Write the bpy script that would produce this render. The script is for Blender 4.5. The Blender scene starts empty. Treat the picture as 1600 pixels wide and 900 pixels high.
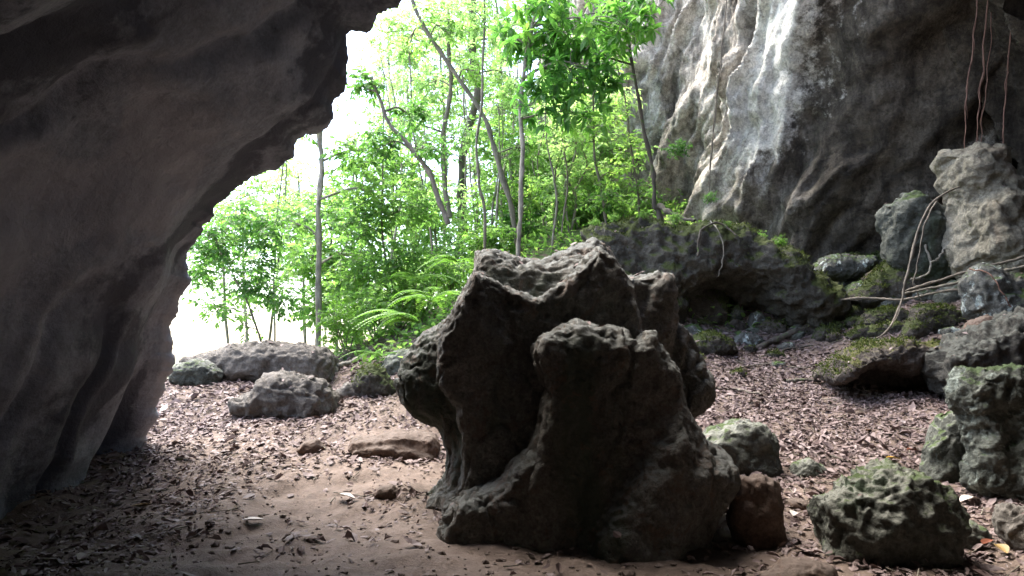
import bpy, math, random
import numpy as np

random.seed(7)
RNG = np.random.default_rng(11)
R = math.radians
scene = bpy.context.scene
COL = scene.collection

# ------------------------------------------------------------------ camera maths
F = 1230.0
CAMZ = 1.6
TH = math.atan(110.0 / F)
CT, ST = math.cos(TH), math.sin(TH)

def at(px, py, Y):
    a = (px - 800.0) / F
    b = (450.0 - py) / F
    dx, dy, dz = a, CT - b * ST, ST + b * CT
    k = Y / dy
    return np.array([dx * k, Y, CAMZ + dz * k])

# ------------------------------------------------------------------ noise (numpy)
_perm = np.random.default_rng(3).permutation(256)
_perm = np.concatenate([_perm, _perm, _perm])
_g = np.random.default_rng(5).normal(size=(256, 3))
_g /= np.linalg.norm(_g, axis=1)[:, None]

def perlin(p):
    p = np.asarray(p, float)
    i = np.floor(p).astype(int)
    f = p - i
    u = f * f * f * (f * (f * 6 - 15) + 10)
    i &= 255
    out = 0
    for dx in (0, 1):
        wx = u[..., 0] if dx else 1 - u[..., 0]
        for dy in (0, 1):
            wy = u[..., 1] if dy else 1 - u[..., 1]
            for dz in (0, 1):
                wz = u[..., 2] if dz else 1 - u[..., 2]
                h = _perm[_perm[_perm[(i[..., 0] + dx) & 255] + ((i[..., 1] + dy) & 255)] + ((i[..., 2] + dz) & 255)]
                g = _g[h]
                d = g[..., 0] * (f[..., 0] - dx) + g[..., 1] * (f[..., 1] - dy) + g[..., 2] * (f[..., 2] - dz)
                out = out + wx * wy * wz * d
    return out * 1.6

def fbm(p, oct=4, gain=0.5):
    a, s, o = 1.0, 0.0, 0
    p = np.asarray(p, float)
    for k in range(oct):
        o = o + a * perlin(p * (2.03 ** k) + 17.3 * k)
        a *= gain
    return o

def ridged(p, oct=4, gain=0.5):
    a, o = 1.0, 0
    p = np.asarray(p, float)
    for k in range(oct):
        o = o + a * (1 - 2 * np.abs(perlin(p * (2.03 ** k) + 31.7 * k)))
        a *= gain
    return o

# ------------------------------------------------------------------ mesh helpers
def link(o, parent=None):
    COL.objects.link(o)
    if parent is not None:
        o.parent = parent
    return o

def mesh_obj(name, verts, faces, mat, parent=None, smooth=True, origin=None, attrs=None, mat_idx=None):
    """verts (N,3) array in world space, faces: list or (M,k) array"""
    verts = np.asarray(verts, float)
    if origin is None:
        origin = np.zeros(3)
    origin = np.asarray(origin, float)
    me = bpy.data.meshes.new(name)
    v = verts - origin
    me.vertices.add(len(v))
    me.vertices.foreach_set('co', v.astype(np.float32).ravel())
    if isinstance(faces, np.ndarray):
        k = faces.shape[1]
        n = len(faces)
        tot = np.full(n, k, dtype=np.int32)
        li = faces.astype(np.int32).ravel()
    else:
        n = len(faces)
        tot = np.array([len(f) for f in faces], dtype=np.int32)
        li = np.array([i for f in faces for i in f], dtype=np.int32)
    st = np.concatenate([[0], np.cumsum(tot)[:-1]]).astype(np.int32)
    me.loops.add(len(li))
    me.loops.foreach_set('vertex_index', li)
    me.polygons.add(n)
    me.polygons.foreach_set('loop_start', st)
    me.polygons.foreach_set('loop_total', tot)
    me.polygons.foreach_set('use_smooth', np.full(n, smooth))
    mats = mat if isinstance(mat, (list, tuple)) else [mat]
    for m in mats:
        me.materials.append(m)
    if mat_idx is not None:
        me.polygons.foreach_set('material_index', np.asarray(mat_idx, dtype=np.int32))
    me.update(calc_edges=True)
    me.validate()
    for an, av in (attrs or {}).items():
        at_ = me.attributes.new(an, 'FLOAT', 'POINT')
        at_.data.foreach_set('value', np.asarray(av, dtype=np.float32))
    o = bpy.data.objects.new(name, me)
    if parent is None:
        o.location = origin
    else:
        pl = np.array(parent.location)
        o.location = origin - pl
    link(o, parent)
    return o

def empty(name, loc):
    o = bpy.data.objects.new(name, None)
    o.empty_display_size = 0.2
    o.location = loc
    link(o)
    return o

def tag(o, label, cat, group=None, kind=None):
    if label:
        o['label'] = label
    if cat:
        o['category'] = cat
    if group:
        o['group'] = group
    if kind:
        o['kind'] = kind
    return o

def tube(path, radii, sides=7, wob=0.0, seed=0):
    """path (n,3) -> verts, quads"""
    P = np.asarray(path, float)
    n = len(P)
    rad = np.interp(np.linspace(0, 1, n), np.linspace(0, 1, len(radii)), radii)
    T = np.gradient(P, axis=0)
    T /= np.linalg.norm(T, axis=1)[:, None] + 1e-9
    ref = np.array([0.31, 0.87, 0.2])
    if abs(T.mean(0) @ ref) > 0.8 * np.linalg.norm(T.mean(0)) * np.linalg.norm(ref):
        ref = np.array([0.9, 0.1, 0.3])
    A = np.cross(T, ref)
    A /= np.linalg.norm(A, axis=1)[:, None] + 1e-9
    B = np.cross(T, A)
    ang = np.linspace(0, 2 * np.pi, sides, endpoint=False)
    V = P[:, None] + rad[:, None, None] * (np.cos(ang)[None, :, None] * A[:, None] + np.sin(ang)[None, :, None] * B[:, None])
    if wob:
        V = V + (wob * rad[:, None] * perlin(V * (0.5 / max(rad.mean(), 1e-4)) * 0.6 + seed))[..., None] * (V - P[:, None]) / (rad[:, None, None] + 1e-9)
    q = []
    for i in range(n - 1):
        for j in range(sides):
            k = (j + 1) % sides
            q.append((i * sides + j, i * sides + k, (i + 1) * sides + k, (i + 1) * sides + j))
    return V.reshape(-1, 3), q

def smooth_path(pts, n=24):
    """catmull-rom through pts"""
    P = np.asarray(pts, float)
    if len(P) == 2:
        return P[0] + (P[1] - P[0]) * np.linspace(0, 1, n)[:, None]
    Q = np.vstack([2 * P[0] - P[1], P, 2 * P[-1] - P[-2]])
    seg = len(P) - 1
    out = []
    for t in np.linspace(0, seg, n):
        i = min(int(t), seg - 1)
        f = t - i
        a, b, c, d = Q[i], Q[i + 1], Q[i + 2], Q[i + 3]
        out.append(0.5 * (2 * b + (c - a) * f + (2 * a - 5 * b + 4 * c - d) * f * f + (3 * b - a - 3 * c + d) * f ** 3))
    return np.array(out)

class MB:
    def __init__(s):
        s.v, s.f, s.m, s.n = [], [], [], 0
    def add(s, v, f, m=0):
        v = np.asarray(v)
        s.v.append(v)
        s.f += [tuple(i + s.n for i in q) for q in f]
        s.m += [m] * len(f)
        s.n += len(v)
    def build(s, name, mat, parent=None, origin=None, **k):
        return mesh_obj(name, np.vstack(s.v), s.f, mat, parent, origin=origin, mat_idx=s.m, **k)

# ------------------------------------------------------------------ materials
def new_mat(name):
    m = bpy.data.materials.new(name)
    m.use_nodes = True
    nt = m.node_tree
    for n in list(nt.nodes):
        if n.type not in ('OUTPUT_MATERIAL', 'BSDF_PRINCIPLED'):
            nt.nodes.remove(n)
    b = nt.nodes.get('Principled BSDF')
    return m, nt, b

class NB:
    """small node builder"""
    def __init__(s, nt):
        s.nt = nt
        s.co = None
    def n(s, t, **k):
        x = s.nt.nodes.new(t)
        for a, v in k.items():
            setattr(x, a, v)
        return x
    def l(s, a, b):
        s.nt.links.new(a, b)
    def coord(s, scale=(1, 1, 1), obj=True, rot=(0, 0, 0)):
        g = s.n('ShaderNodeNewGeometry')
        mp = s.n('ShaderNodeMapping')
        mp.inputs['Scale'].default_value = scale
        mp.inputs['Rotation'].default_value = rot
        s.l(g.outputs['Position'], mp.inputs['Vector'])
        return mp.outputs['Vector']
    def noise(s, vec, scale, detail=6, rough=0.6, dist=0.0):
        x = s.n('ShaderNodeTexNoise')
        x.inputs['Scale'].default_value = scale
        x.inputs['Detail'].default_value = detail
        x.inputs['Roughness'].default_value = rough
        x.inputs['Distortion'].default_value = dist
        s.l(vec, x.inputs['Vector'])
        return x.outputs['Fac']
    def vor(s, vec, scale, feature='F1'):
        x = s.n('ShaderNodeTexVoronoi', feature=feature)
        x.inputs['Scale'].default_value = scale
        s.l(vec, x.inputs['Vector'])
        return x.outputs['Distance']
    def ramp(s, fac, stops):
        x = s.n('ShaderNodeValToRGB')
        el = x.color_ramp.elements
        while len(el) > 1:
            el.remove(el[-1])
        el[0].position = stops[0][0]
        c = stops[0][1]
        el[0].color = (*c, 1) if len(c) == 3 else c
        for p, c in stops[1:]:
            e = el.new(p)
            e.color = (*c, 1)
        s.l(fac, x.inputs['Fac'])
        return x.outputs['Color']
    def step(s, fac, lo, hi):
        x = s.n('ShaderNodeMapRange')
        x.interpolation_type = 'SMOOTHSTEP'
        x.inputs['From Min'].default_value = lo
        x.inputs['From Max'].default_value = hi
        s.l(fac, x.inputs['Value'])
        return x.outputs['Result']
    def mix(s, fac, a, b, mode='MIX'):
        x = s.n('ShaderNodeMix', data_type='RGBA', blend_type=mode)
        if isinstance(fac, float):
            x.inputs[0].default_value = fac
        else:
            s.l(fac, x.inputs[0])
        for i, c in ((6, a), (7, b)):
            if isinstance(c, tuple):
                x.inputs[i].default_value = (*c, 1)
            else:
                s.l(c, x.inputs[i])
        return x.outputs[2]
    def math(s, op, a, b=None):
        x = s.n('ShaderNodeMath', operation=op)
        for i, c in ((0, a), (1, b)):
            if c is None:
                continue
            if isinstance(c, (int, float)):
                x.inputs[i].default_value = c
            else:
                s.l(c, x.inputs[i])
        return x.outputs[0]
    def bump(s, h, strength, dist, prev=None):
        x = s.n('ShaderNodeBump')
        x.inputs['Strength'].default_value = strength
        x.inputs['Distance'].default_value = dist
        s.l(h, x.inputs['Height'])
        if prev is not None:
            s.l(prev, x.inputs['Normal'])
        return x.outputs['Normal']
    def upness(s):
        g = s.n('ShaderNodeNewGeometry')
        sp = s.n('ShaderNodeSeparateXYZ')
        s.l(g.outputs['Normal'], sp.inputs[0])
        return sp.outputs['Z']

def rock_mat(name, dark, mid, light, stain=None, stain_amt=0.5, moss=None, moss_amt=0.0, moss_up=0.3,
             top=None, stretch=(1, 1, 1), scale=1.0, bump=0.6, rough=0.85, lichen=None, lichen_amt=0.5, grain=1.0, bands=None):
    m, nt, b = new_mat(name)
    B = NB(nt)
    v = B.coord()
    vs = B.coord(stretch)
    n1 = B.noise(vs, 1.3 * scale, 8, 0.62, 0.4)
    n2 = B.noise(v, 7.0 * scale, 8, 0.7)
    n3 = B.noise(v, 38.0 * scale, 5, 0.7)
    f = B.math('ADD', B.math('MULTIPLY', n1, 0.6), B.math('MULTIPLY', n2, 0.4))
    c = B.ramp(f, [(0.30, dark), (0.47, mid), (0.66, light)])
    c = B.mix(0.6 * grain, c, B.ramp(n3, [(0.32, (0.30, 0.30, 0.30)), (0.66, (1.1, 1.1, 1.1))]), 'MULTIPLY')
    n6 = B.noise(v, 15.0 * scale, 6, 0.75, 0.6)
    c = B.mix(0.55 * grain, c, B.ramp(n6, [(0.36, (0.42, 0.41, 0.40)), (0.60, (1.1, 1.1, 1.1))]), 'MULTIPLY')
    if stain:
        ns = B.noise(vs, 0.8 * scale, 6, 0.55, 0.8)
        c = B.mix(B.math('MULTIPLY', B.step(ns, 0.52, 0.66), stain_amt), c, stain)
    up = B.upness()
    if bands:
        ba = B.n('ShaderNodeAttribute')
        ba.attribute_name = 'bands'
        bf = B.math('ADD', ba.outputs['Fac'], B.math('MULTIPLY', B.math('SUBTRACT', n2, 0.5), 0.5))
        c = B.mix(B.math('MULTIPLY', B.step(bf, 0.56, 0.68), 0.9), c, bands[0])
        c = B.mix(B.math('MULTIPLY', B.step(bf, 0.44, 0.30), 0.55), c, bands[1])
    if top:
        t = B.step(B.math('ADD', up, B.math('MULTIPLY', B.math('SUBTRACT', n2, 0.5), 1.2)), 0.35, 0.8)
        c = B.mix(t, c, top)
    if lichen:
        nl = B.noise(v, 5.0 * scale, 7, 0.72, 0.5)
        c = B.mix(B.math('MULTIPLY', B.step(nl, 0.54, 0.62), lichen_amt), c, lichen)
    if moss:
        nm = B.noise(v, 2.6 * scale, 7, 0.68, 0.5)
        nm2 = B.noise(v, 24.0, 5, 0.7)
        mm = B.math('ADD', B.math('MULTIPLY', up, moss_up), nm)
        mk = B.step(mm, 0.72 - 0.3 * moss_amt, 0.86 - 0.3 * moss_amt)
        mc = B.mix(nm2, tuple(x * 0.45 for x in moss), tuple(x * 1.35 for x in moss))
        c = B.mix(mk, c, mc)
    B.l(c, b.inputs['Base Color'])
    b.inputs['Roughness'].default_value = rough
    b.inputs['Specular IOR Level'].default_value = 0.25
    vv = B.vor(v, 14.0 * scale)
    h = B.math('ADD', B.math('ADD', B.math('MULTIPLY', n2, 1.0), B.math('MULTIPLY', n3, 0.45)), B.math('MULTIPLY', vv, 0.35))
    B.l(B.bump(h, bump, 0.06), b.inputs['Normal'])
    return m

M = {}
M['cave'] = rock_mat('cave_limestone', (0.115, 0.124, 0.145), (0.24, 0.256, 0.298), (0.39, 0.41, 0.46),
                     stain=(0.05, 0.05, 0.056), stain_amt=0.95, stretch=(1.0, 0.8, 0.45), scale=0.8, bump=0.6, grain=0.5, bands=((0.065, 0.07, 0.088), (0.365, 0.36, 0.385)))
M['boulder'] = rock_mat('brown_limestone', (0.07, 0.066, 0.056), (0.17, 0.16, 0.137), (0.31, 0.29, 0.25),
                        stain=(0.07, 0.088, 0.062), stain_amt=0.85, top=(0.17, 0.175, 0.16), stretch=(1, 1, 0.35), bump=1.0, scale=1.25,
                        lichen=(0.16, 0.105, 0.075), lichen_amt=0.5)
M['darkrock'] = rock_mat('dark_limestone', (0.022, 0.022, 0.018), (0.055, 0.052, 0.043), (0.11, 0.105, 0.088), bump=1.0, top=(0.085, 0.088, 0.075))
M['columnrock'] = rock_mat('column_limestone', (0.03, 0.035, 0.029), (0.08, 0.088, 0.072), (0.17, 0.18, 0.15),
                           lichen=(0.24, 0.28, 0.245), lichen_amt=0.6, moss=(0.05, 0.075, 0.03), moss_amt=0.12, bump=1.0)
M['greenrock'] = rock_mat('algae_limestone', (0.035, 0.04, 0.033), (0.085, 0.09, 0.073), (0.19, 0.195, 0.165),
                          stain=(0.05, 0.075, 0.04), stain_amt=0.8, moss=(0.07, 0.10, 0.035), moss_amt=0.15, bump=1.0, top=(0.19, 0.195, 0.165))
M['mossrock'] = rock_mat('mossy_limestone', (0.03, 0.027, 0.022), (0.07, 0.062, 0.05), (0.15, 0.135, 0.11),
                         moss=(0.05, 0.065, 0.018), moss_amt=0.40, moss_up=0.4, bump=1.1)
M['ledgerock'] = rock_mat('ledge_limestone', (0.035, 0.028, 0.023), (0.085, 0.07, 0.058), (0.18, 0.16, 0.135),
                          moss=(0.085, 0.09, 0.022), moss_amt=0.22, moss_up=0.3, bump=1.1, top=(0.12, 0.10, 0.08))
M['shelfrock'] = rock_mat('shelf_limestone', (0.035, 0.033, 0.026), (0.085, 0.08, 0.063), (0.18, 0.17, 0.14),
                         moss=(0.07, 0.085, 0.025), moss_amt=0.62, moss_up=0.30, bump=1.1)
M['palerock'] = rock_mat('pale_limestone', (0.065, 0.057, 0.049), (0.13, 0.117, 0.10), (0.225, 0.205, 0.178),
                         stain=(0.10, 0.085, 0.07), stain_amt=0.55, bump=0.7)
M['lichenrock'] = rock_mat('lichen_limestone', (0.045, 0.047, 0.04), (0.115, 0.115, 0.10), (0.22, 0.22, 0.195),
                           lichen=(0.50, 0.56, 0.52), lichen_amt=0.9, moss=(0.07, 0.11, 0.03), moss_amt=0.15, bump=0.9)
M['redrock'] = rock_mat('earthy_limestone', (0.07, 0.045, 0.033), (0.13, 0.087, 0.065), (0.19, 0.135, 0.10), bump=0.4,
                        top=(0.105, 0.08, 0.065))
M['stalag'] = rock_mat('stalagmite_stone', (0.13, 0.115, 0.08), (0.26, 0.235, 0.175), (0.42, 0.39, 0.31),
                       moss=(0.10, 0.105, 0.04), moss_amt=0.45, moss_up=-0.05, stretch=(1, 1, 0.5), bump=0.9, stain=(0.13, 0.085, 0.055), stain_amt=0.6)

def cliff_mat():
    m, nt, b = new_mat('cliff_limestone')
    B = NB(nt)
    v = B.coord()
    vs = B.coord((1.0, 1.0, 0.22), rot=(0, R(14), 0))
    n1 = B.noise(vs, 0.9, 8, 0.6, 0.5)
    n2 = B.noise(v, 4.5, 9, 0.72)
    n3 = B.noise(v, 26.0, 5, 0.7)
    n4 = B.noise(vs, 0.45, 5, 0.55, 0.6)
    f = B.math('ADD', B.math('MULTIPLY', n1, 0.62), B.math('MULTIPLY', n2, 0.38))
    c = B.ramp(f, [(0.30, (0.17, 0.145, 0.115)), (0.40, (0.40, 0.355, 0.30)), (0.50, (0.60, 0.555, 0.49)), (0.62, (0.76, 0.72, 0.66))])
    # ochre seeps and grey green algae
    c = B.mix(B.math('MULTIPLY', B.step(n4, 0.56, 0.66), 0.55), c, (0.24, 0.17, 0.085))
    n5 = B.noise(vs, 0.7, 6, 0.6, 1.0)
    c = B.mix(B.math('MULTIPLY', B.step(n5, 0.58, 0.68), 0.55), c, (0.13, 0.14, 0.11))
    # brown rock at the right hand end, painted darker for shade under the roof
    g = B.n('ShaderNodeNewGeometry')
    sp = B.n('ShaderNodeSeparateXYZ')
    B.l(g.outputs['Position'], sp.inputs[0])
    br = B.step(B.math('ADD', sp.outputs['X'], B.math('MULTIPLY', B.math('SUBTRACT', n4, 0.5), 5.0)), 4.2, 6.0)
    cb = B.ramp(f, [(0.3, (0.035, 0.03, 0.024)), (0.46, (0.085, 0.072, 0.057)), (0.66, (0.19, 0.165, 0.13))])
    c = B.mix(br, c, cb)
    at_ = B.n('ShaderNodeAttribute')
    at_.attribute_name = 'calcite_light'
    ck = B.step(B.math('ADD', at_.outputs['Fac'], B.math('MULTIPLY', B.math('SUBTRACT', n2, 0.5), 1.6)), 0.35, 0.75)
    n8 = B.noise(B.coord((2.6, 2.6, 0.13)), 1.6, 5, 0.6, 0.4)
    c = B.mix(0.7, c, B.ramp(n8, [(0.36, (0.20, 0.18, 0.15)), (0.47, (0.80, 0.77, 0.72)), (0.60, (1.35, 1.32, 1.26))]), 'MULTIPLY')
    c = B.mix(ck, c, (0.85, 0.81, 0.72))  # near-white mix paints the lit look of the patch over pale calcite
    n7 = B.noise(v, 11.0, 7, 0.78, 0.8)
    c = B.mix(0.75, c, B.ramp(n7, [(0.36, (0.30, 0.29, 0.27)), (0.58, (1.1, 1.1, 1.1))]), 'MULTIPLY')
    c = B.mix(0.5, c, B.ramp(n3, [(0.3, (0.35, 0.35, 0.35)), (0.7, (1.0, 1.0, 1.0))]), 'MULTIPLY')
    crk = B.vor(B.coord((1, 1, 0.5)), 0.55, 'DISTANCE_TO_EDGE')
    c = B.mix(B.math('MULTIPLY', B.step(B.math('ADD', crk, B.math('MULTIPLY', n2, 0.16)), 0.09, 0.07), 0.35), c, (0.03, 0.028, 0.024))
    B.l(c, b.inputs['Base Color'])
    b.inputs['Roughness'].default_value = 0.85
    b.inputs['Specular IOR Level'].default_value = 0.25
    h = B.math('ADD', B.math('MULTIPLY', n2, 1.0), B.math('MULTIPLY', n3, 0.3))
    B.l(B.bump(h, 0.8, 0.14), b.inputs['Normal'])
    return m
M['cliff'] = cliff_mat()

def soil_mat():
    m, nt, b = new_mat('forest_soil')
    B = NB(nt)
    v = B.coord()
    n1 = B.noise(v, 1.1, 7, 0.6, 0.3)
    n2 = B.noise(v, 9.0, 8, 0.7)
    n3 = B.noise(v, 60.0, 5, 0.75)
    f = B.math('ADD', B.math('MULTIPLY', n1, 0.5), B.math('MULTIPLY', n2, 0.5))
    c = B.ramp(f, [(0.34, (0.085, 0.061, 0.047)), (0.5, (0.15, 0.11, 0.086)), (0.66, (0.225, 0.17, 0.138))])
    c = B.mix(0.4, c, B.ramp(n3, [(0.3, (0.45, 0.42, 0.4)), (0.65, (1, 1, 1))]), 'MULTIPLY')
    # outside, beyond the cave floor, the soil lies under a green layer
    g = B.n('ShaderNodeNewGeometry')
    sp = B.n('ShaderNodeSeparateXYZ')
    B.l(g.outputs['Position'], sp.inputs[0])
    far = B.math('MULTIPLY', B.step(sp.outputs['Y'], 11.5, 14.0), B.step(B.math('SUBTRACT', 4.5, sp.outputs['X']), 0.0, 1.5))
    c = B.mix(B.math('MULTIPLY', far, B.step(n2, 0.40, 0.58)), c, (0.06, 0.11, 0.025))
    B.l(c, b.inputs['Base Color'])
    b.inputs['Roughness'].default_value = 0.8
    b.inputs['Specular IOR Level'].default_value = 0.3
    h = B.math('ADD', B.math('MULTIPLY', n2, 1.0), B.math('MULTIPLY', n3, 0.4))
    B.l(B.bump(h, 0.6, 0.05), b.inputs['Normal'])
    return m
M['soil'] = soil_mat()

M['grit'] = rock_mat('grit', (0.09, 0.065, 0.052), (0.15, 0.112, 0.092), (0.24, 0.19, 0.165), bump=0.2)
def leaf_mat(name, stops, trans=0.45, tcol=1.6, rough=0.45, spec=0.4):
    m, nt, b = new_mat(name)
    B = NB(nt)
    a = B.n('ShaderNodeAttribute')
    a.attribute_name = 'rnd'
    c = B.ramp(a.outputs['Fac'], stops)
    B.l(c, b.inputs['Base Color'])
    b.inputs['Roughness'].default_value = rough
    b.inputs['Specular IOR Level'].default_value = spec
    if trans > 0:
        t = B.n('ShaderNodeBsdfTranslucent')
        tc = B.mix(1.0, c, (tcol, tcol * 1.05, tcol * 0.75), 'MULTIPLY')
        B.l(tc, t.inputs['Color'])
        mx = B.n('ShaderNodeMixShader')
        mx.inputs[0].default_value = trans
        B.l(b.outputs[0], mx.inputs[1])
        B.l(t.outputs[0], mx.inputs[2])
        B.l(mx.outputs[0], nt.nodes['Material Output'].inputs['Surface'])
    return m
M['leaf'] = leaf_mat('green_leaves', [(0, (0.045, 0.105, 0.03)), (0.45, (0.105, 0.195, 0.05)), (0.8, (0.165, 0.27, 0.075)), (1, (0.27, 0.35, 0.11))], 0.6, 2.4)
M['leafdark'] = leaf_mat('dark_green_leaves', [(0, (0.03, 0.08, 0.02)), (0.5, (0.06, 0.15, 0.033)), (1, (0.11, 0.22, 0.045))], 0.5, 2.2)
M['leafpale'] = leaf_mat('pale_green_leaves', [(0, (0.09, 0.16, 0.065)), (0.5, (0.18, 0.28, 0.12)), (1, (0.30, 0.38, 0.17))], 0.6, 2.4)
M['leafbroad'] = leaf_mat('broad_leaves', [(0, (0.035, 0.10, 0.022)), (0.5, (0.075, 0.185, 0.04)), (1, (0.15, 0.27, 0.06))], 0.55, 2.3)
M['fern'] = leaf_mat('fern_green', [(0, (0.06, 0.15, 0.02)), (1, (0.14, 0.27, 0.04))], 0.45, 1.8)
M['mosstuft'] = leaf_mat('moss_tufts', [(0, (0.025, 0.035, 0.012)), (0.5, (0.06, 0.08, 0.022)), (1, (0.12, 0.135, 0.04))], 0.25, 1.5, rough=0.8, spec=0.1)
M['litter'] = leaf_mat('dead_leaves', [(0, (0.07, 0.046, 0.042)), (0.35, (0.125, 0.088, 0.08)), (0.62, (0.175, 0.13, 0.12)),
                                       (0.88, (0.23, 0.18, 0.168)), (1, (0.36, 0.31, 0.295))], 0.0, rough=0.6, spec=0.25)
def plain_leaf(name, col):
    m, nt, b = new_mat(name)
    B = NB(nt)
    n = B.noise(B.coord(), 40, 5, 0.6)
    B.l(B.mix(n, tuple(c * 0.7 for c in col), tuple(min(1, c * 1.2) for c in col)), b.inputs['Base Color'])
    b.inputs['Roughness'].default_value = 0.45
    return m
M['yellowleaf'] = plain_leaf('yellow_leaf', (0.5, 0.28, 0.03))
M['whiteleaf'] = plain_leaf('bleached_leaf', (0.55, 0.50, 0.44))
M['rustleaf'] = plain_leaf('rust_leaf', (0.13, 0.04, 0.02))
M['tanleaf'] = plain_leaf('tan_leaf', (0.24, 0.16, 0.06))

def bark_mat(name, a, c2, moss=False):
    m, nt, b = new_mat(name)
    B = NB(nt)
    v = B.coord((1, 1, 0.25))
    n = B.noise(v, 22, 7, 0.65, 0.3)
    n2 = B.noise(B.coord(), 5, 5, 0.6)
    c = B.ramp(B.math('ADD', B.math('MULTIPLY', n, 0.55), B.math('MULTIPLY', n2, 0.45)), [(0.32, a), (0.64, c2)])
    if moss:
        c = B.mix(B.step(n2, 0.55, 0.65), c, (0.07, 0.10, 0.03))
    B.l(c, b.inputs['Base Color'])
    b.inputs['Roughness'].default_value = 0.85
    B.l(B.bump(n, 0.7, 0.02), b.inputs['Normal'])
    return m
M['barkpale'] = bark_mat('pale_bark', (0.07, 0.06, 0.045), (0.34, 0.31, 0.25))
M['bark'] = bark_mat('grey_bark', (0.05, 0.045, 0.032), (0.24, 0.21, 0.16))
M['barkdark'] = bark_mat('dark_bark', (0.035, 0.028, 0.02), (0.11, 0.09, 0.07), True)
M['root'] = bark_mat('root_bark', (0.07, 0.055, 0.042), (0.20, 0.17, 0.13))
M['redroot'] = bark_mat('red_root', (0.10, 0.05, 0.035), (0.22, 0.12, 0.085))

# ------------------------------------------------------------------ ground
# control points: (px, py, Y) seen in the photograph
gp = [(-300, 870, 5.2), (0, 830, 6.4), (230, 690, 8.8), (100, 900, 5.0), (400, 900, 5.1), (700, 890, 5.2), (1000, 900, 5.2), (1300, 905, 5.1),
      (1600, 905, 5.1), (300, 770, 7.0), (550, 770, 7.0), (330, 680, 8.8), (450, 660, 9.2), (600, 650, 9.4), (260, 590, 11.2), (430, 600, 11.4), (560, 620, 10.6),
      (1250, 775, 7.0), (1450, 775, 7.0), (1150, 690, 8.6), (1300, 670, 9.0), (1450, 665, 9.1), (1150, 600, 11.0), (1300, 598, 11.0), (1440, 592, 10.9),
      (1180, 548, 12.6), (1120, 510, 13.6), (1280, 520, 13.2), (1400, 500, 12.6), (1500, 470, 12.4), (1600, 460, 12.2), (1340, 440, 14.0), (1280, 420, 15.5), (1500, 420, 14),
      (620, 570, 12.0), (700, 470, 15.0), (760, 420, 16.5), (850, 385, 17.5), (950, 350, 17.0), (1050, 350, 16.0), (900, 365, 21.0), (650, 470, 20.0), (560, 545, 14.0)]
G = [at(*p) for p in gp]
G += [np.array(p) for p in [(-2, 2, 0.05), (2, 2, 0.05), (-4, -4, 0.05), (4, -4, 0.05), (0, -8, 0.1), (7, 3, 0.3), (8.5, 8, 0.9), (-6, 6, 0.6),
                            (-4.2, 14, 0.4), (-6.5, 14, -0.2), (-3, 15.5, 0.4), (-4, 19, -1.6), (-9, 20, -3), (-1, 20, 1.2), (-6, 28, -5), (0, 30, 0.5), (5, 30, 5), (-10, 12, 0), (12, 16, 3), (10, 24, 6)]]
G = np.array(G)
def _tps(r):
    r = np.maximum(r, 1e-9)
    return r * r * np.log(r)
_A = _tps(np.hypot(G[:, None, 0] - G[None, :, 0], G[:, None, 1] - G[None, :, 1])) + 0.6 * np.eye(len(G))
_Pm = np.c_[np.ones(len(G)), G[:, 0], G[:, 1]]
_S = np.block([[_A, _Pm], [_Pm.T, np.zeros((3, 3))]])
_w = np.linalg.solve(_S, np.r_[G[:, 2], 0, 0, 0])

def ground_z(x, y, detail=True):
    x = np.asarray(x, float)
    y = np.asarray(y, float)
    sh = x.shape
    X, Y = x.ravel(), y.ravel()
    z = np.empty(len(X))
    for s in range(0, len(X), 20000):
        a, b = X[s:s + 20000], Y[s:s + 20000]
        r = np.hypot(a[:, None] - G[None, :, 0], b[:, None] - G[None, :, 1])
        z[s:s + 20000] = _tps(r) @ _w[:len(G)] + _w[-3] + _w[-2] * a + _w[-1] * b
    d = np.hypot(X - 0, Y - 8)
    t = np.clip((d - 16) / 26, 0, 1)
    t = t * t * (3 - 2 * t)
    far = -6.0 + 0 * X
    z = np.clip(z, -8, 9) * (1 - t) + far * t
    if detail:
        p = np.c_[X, Y, 0 * X]
        near = np.clip(1 - (d - 12) / 10, 0, 1)
        z = z + near * (0.07 * fbm(p * 0.9, 3) + 0.032 * fbm(p * 3.6 + 9, 4, 0.6))
    z = z + 0.13 * np.exp(-((X + 1.3) / 0.55) ** 2 - ((Y - 8.85) / 0.32) ** 2)
    return z.reshape(sh)

def ground_hit(px, py):
    Ys = np.linspace(3.2, 26, 460)
    P = np.array([at(px, py, y) for y in Ys])
    gz = ground_z(P[:, 0], P[:, 1])
    i = np.argmax(P[:, 2] < gz)
    return Ys[i] if P[i, 2] < gz[i] else 14.0

def axis(fine0, fine1, step, far, ratio=1.22):
    a = list(np.arange(fine0, fine1, step))
    s, x = step, a[-1]
    hi = []
    while x < far:
        s *= ratio
        x += s
        hi.append(x)
    s, x = step, a[0]
    lo = []
    while x > -far:
        s *= ratio
        x -= s
        lo.append(x)
    return np.array(lo[::-1] + a + hi)

gx = axis(-5.5, 9.0, 0.055, 4000)
gy = axis(3.5, 15.0, 0.055, 4000)
GX, GY = np.meshgrid(gx, gy, indexing='ij')
GZ = ground_z(GX, GY)
def grid_faces(n, m):
    i = np.arange(n - 1)[:, None] * m + np.arange(m - 1)[None, :]
    return np.stack([i, i + m, i + m + 1, i + 1], -1).reshape(-1, 4)
go = mesh_obj('ground', np.stack([GX, GY, GZ], -1).reshape(-1, 3), grid_faces(*GX.shape), M['soil'])
tag(go, 'reddish brown earth floor sloping up to the cave mouth', None, kind='structure')

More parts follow.
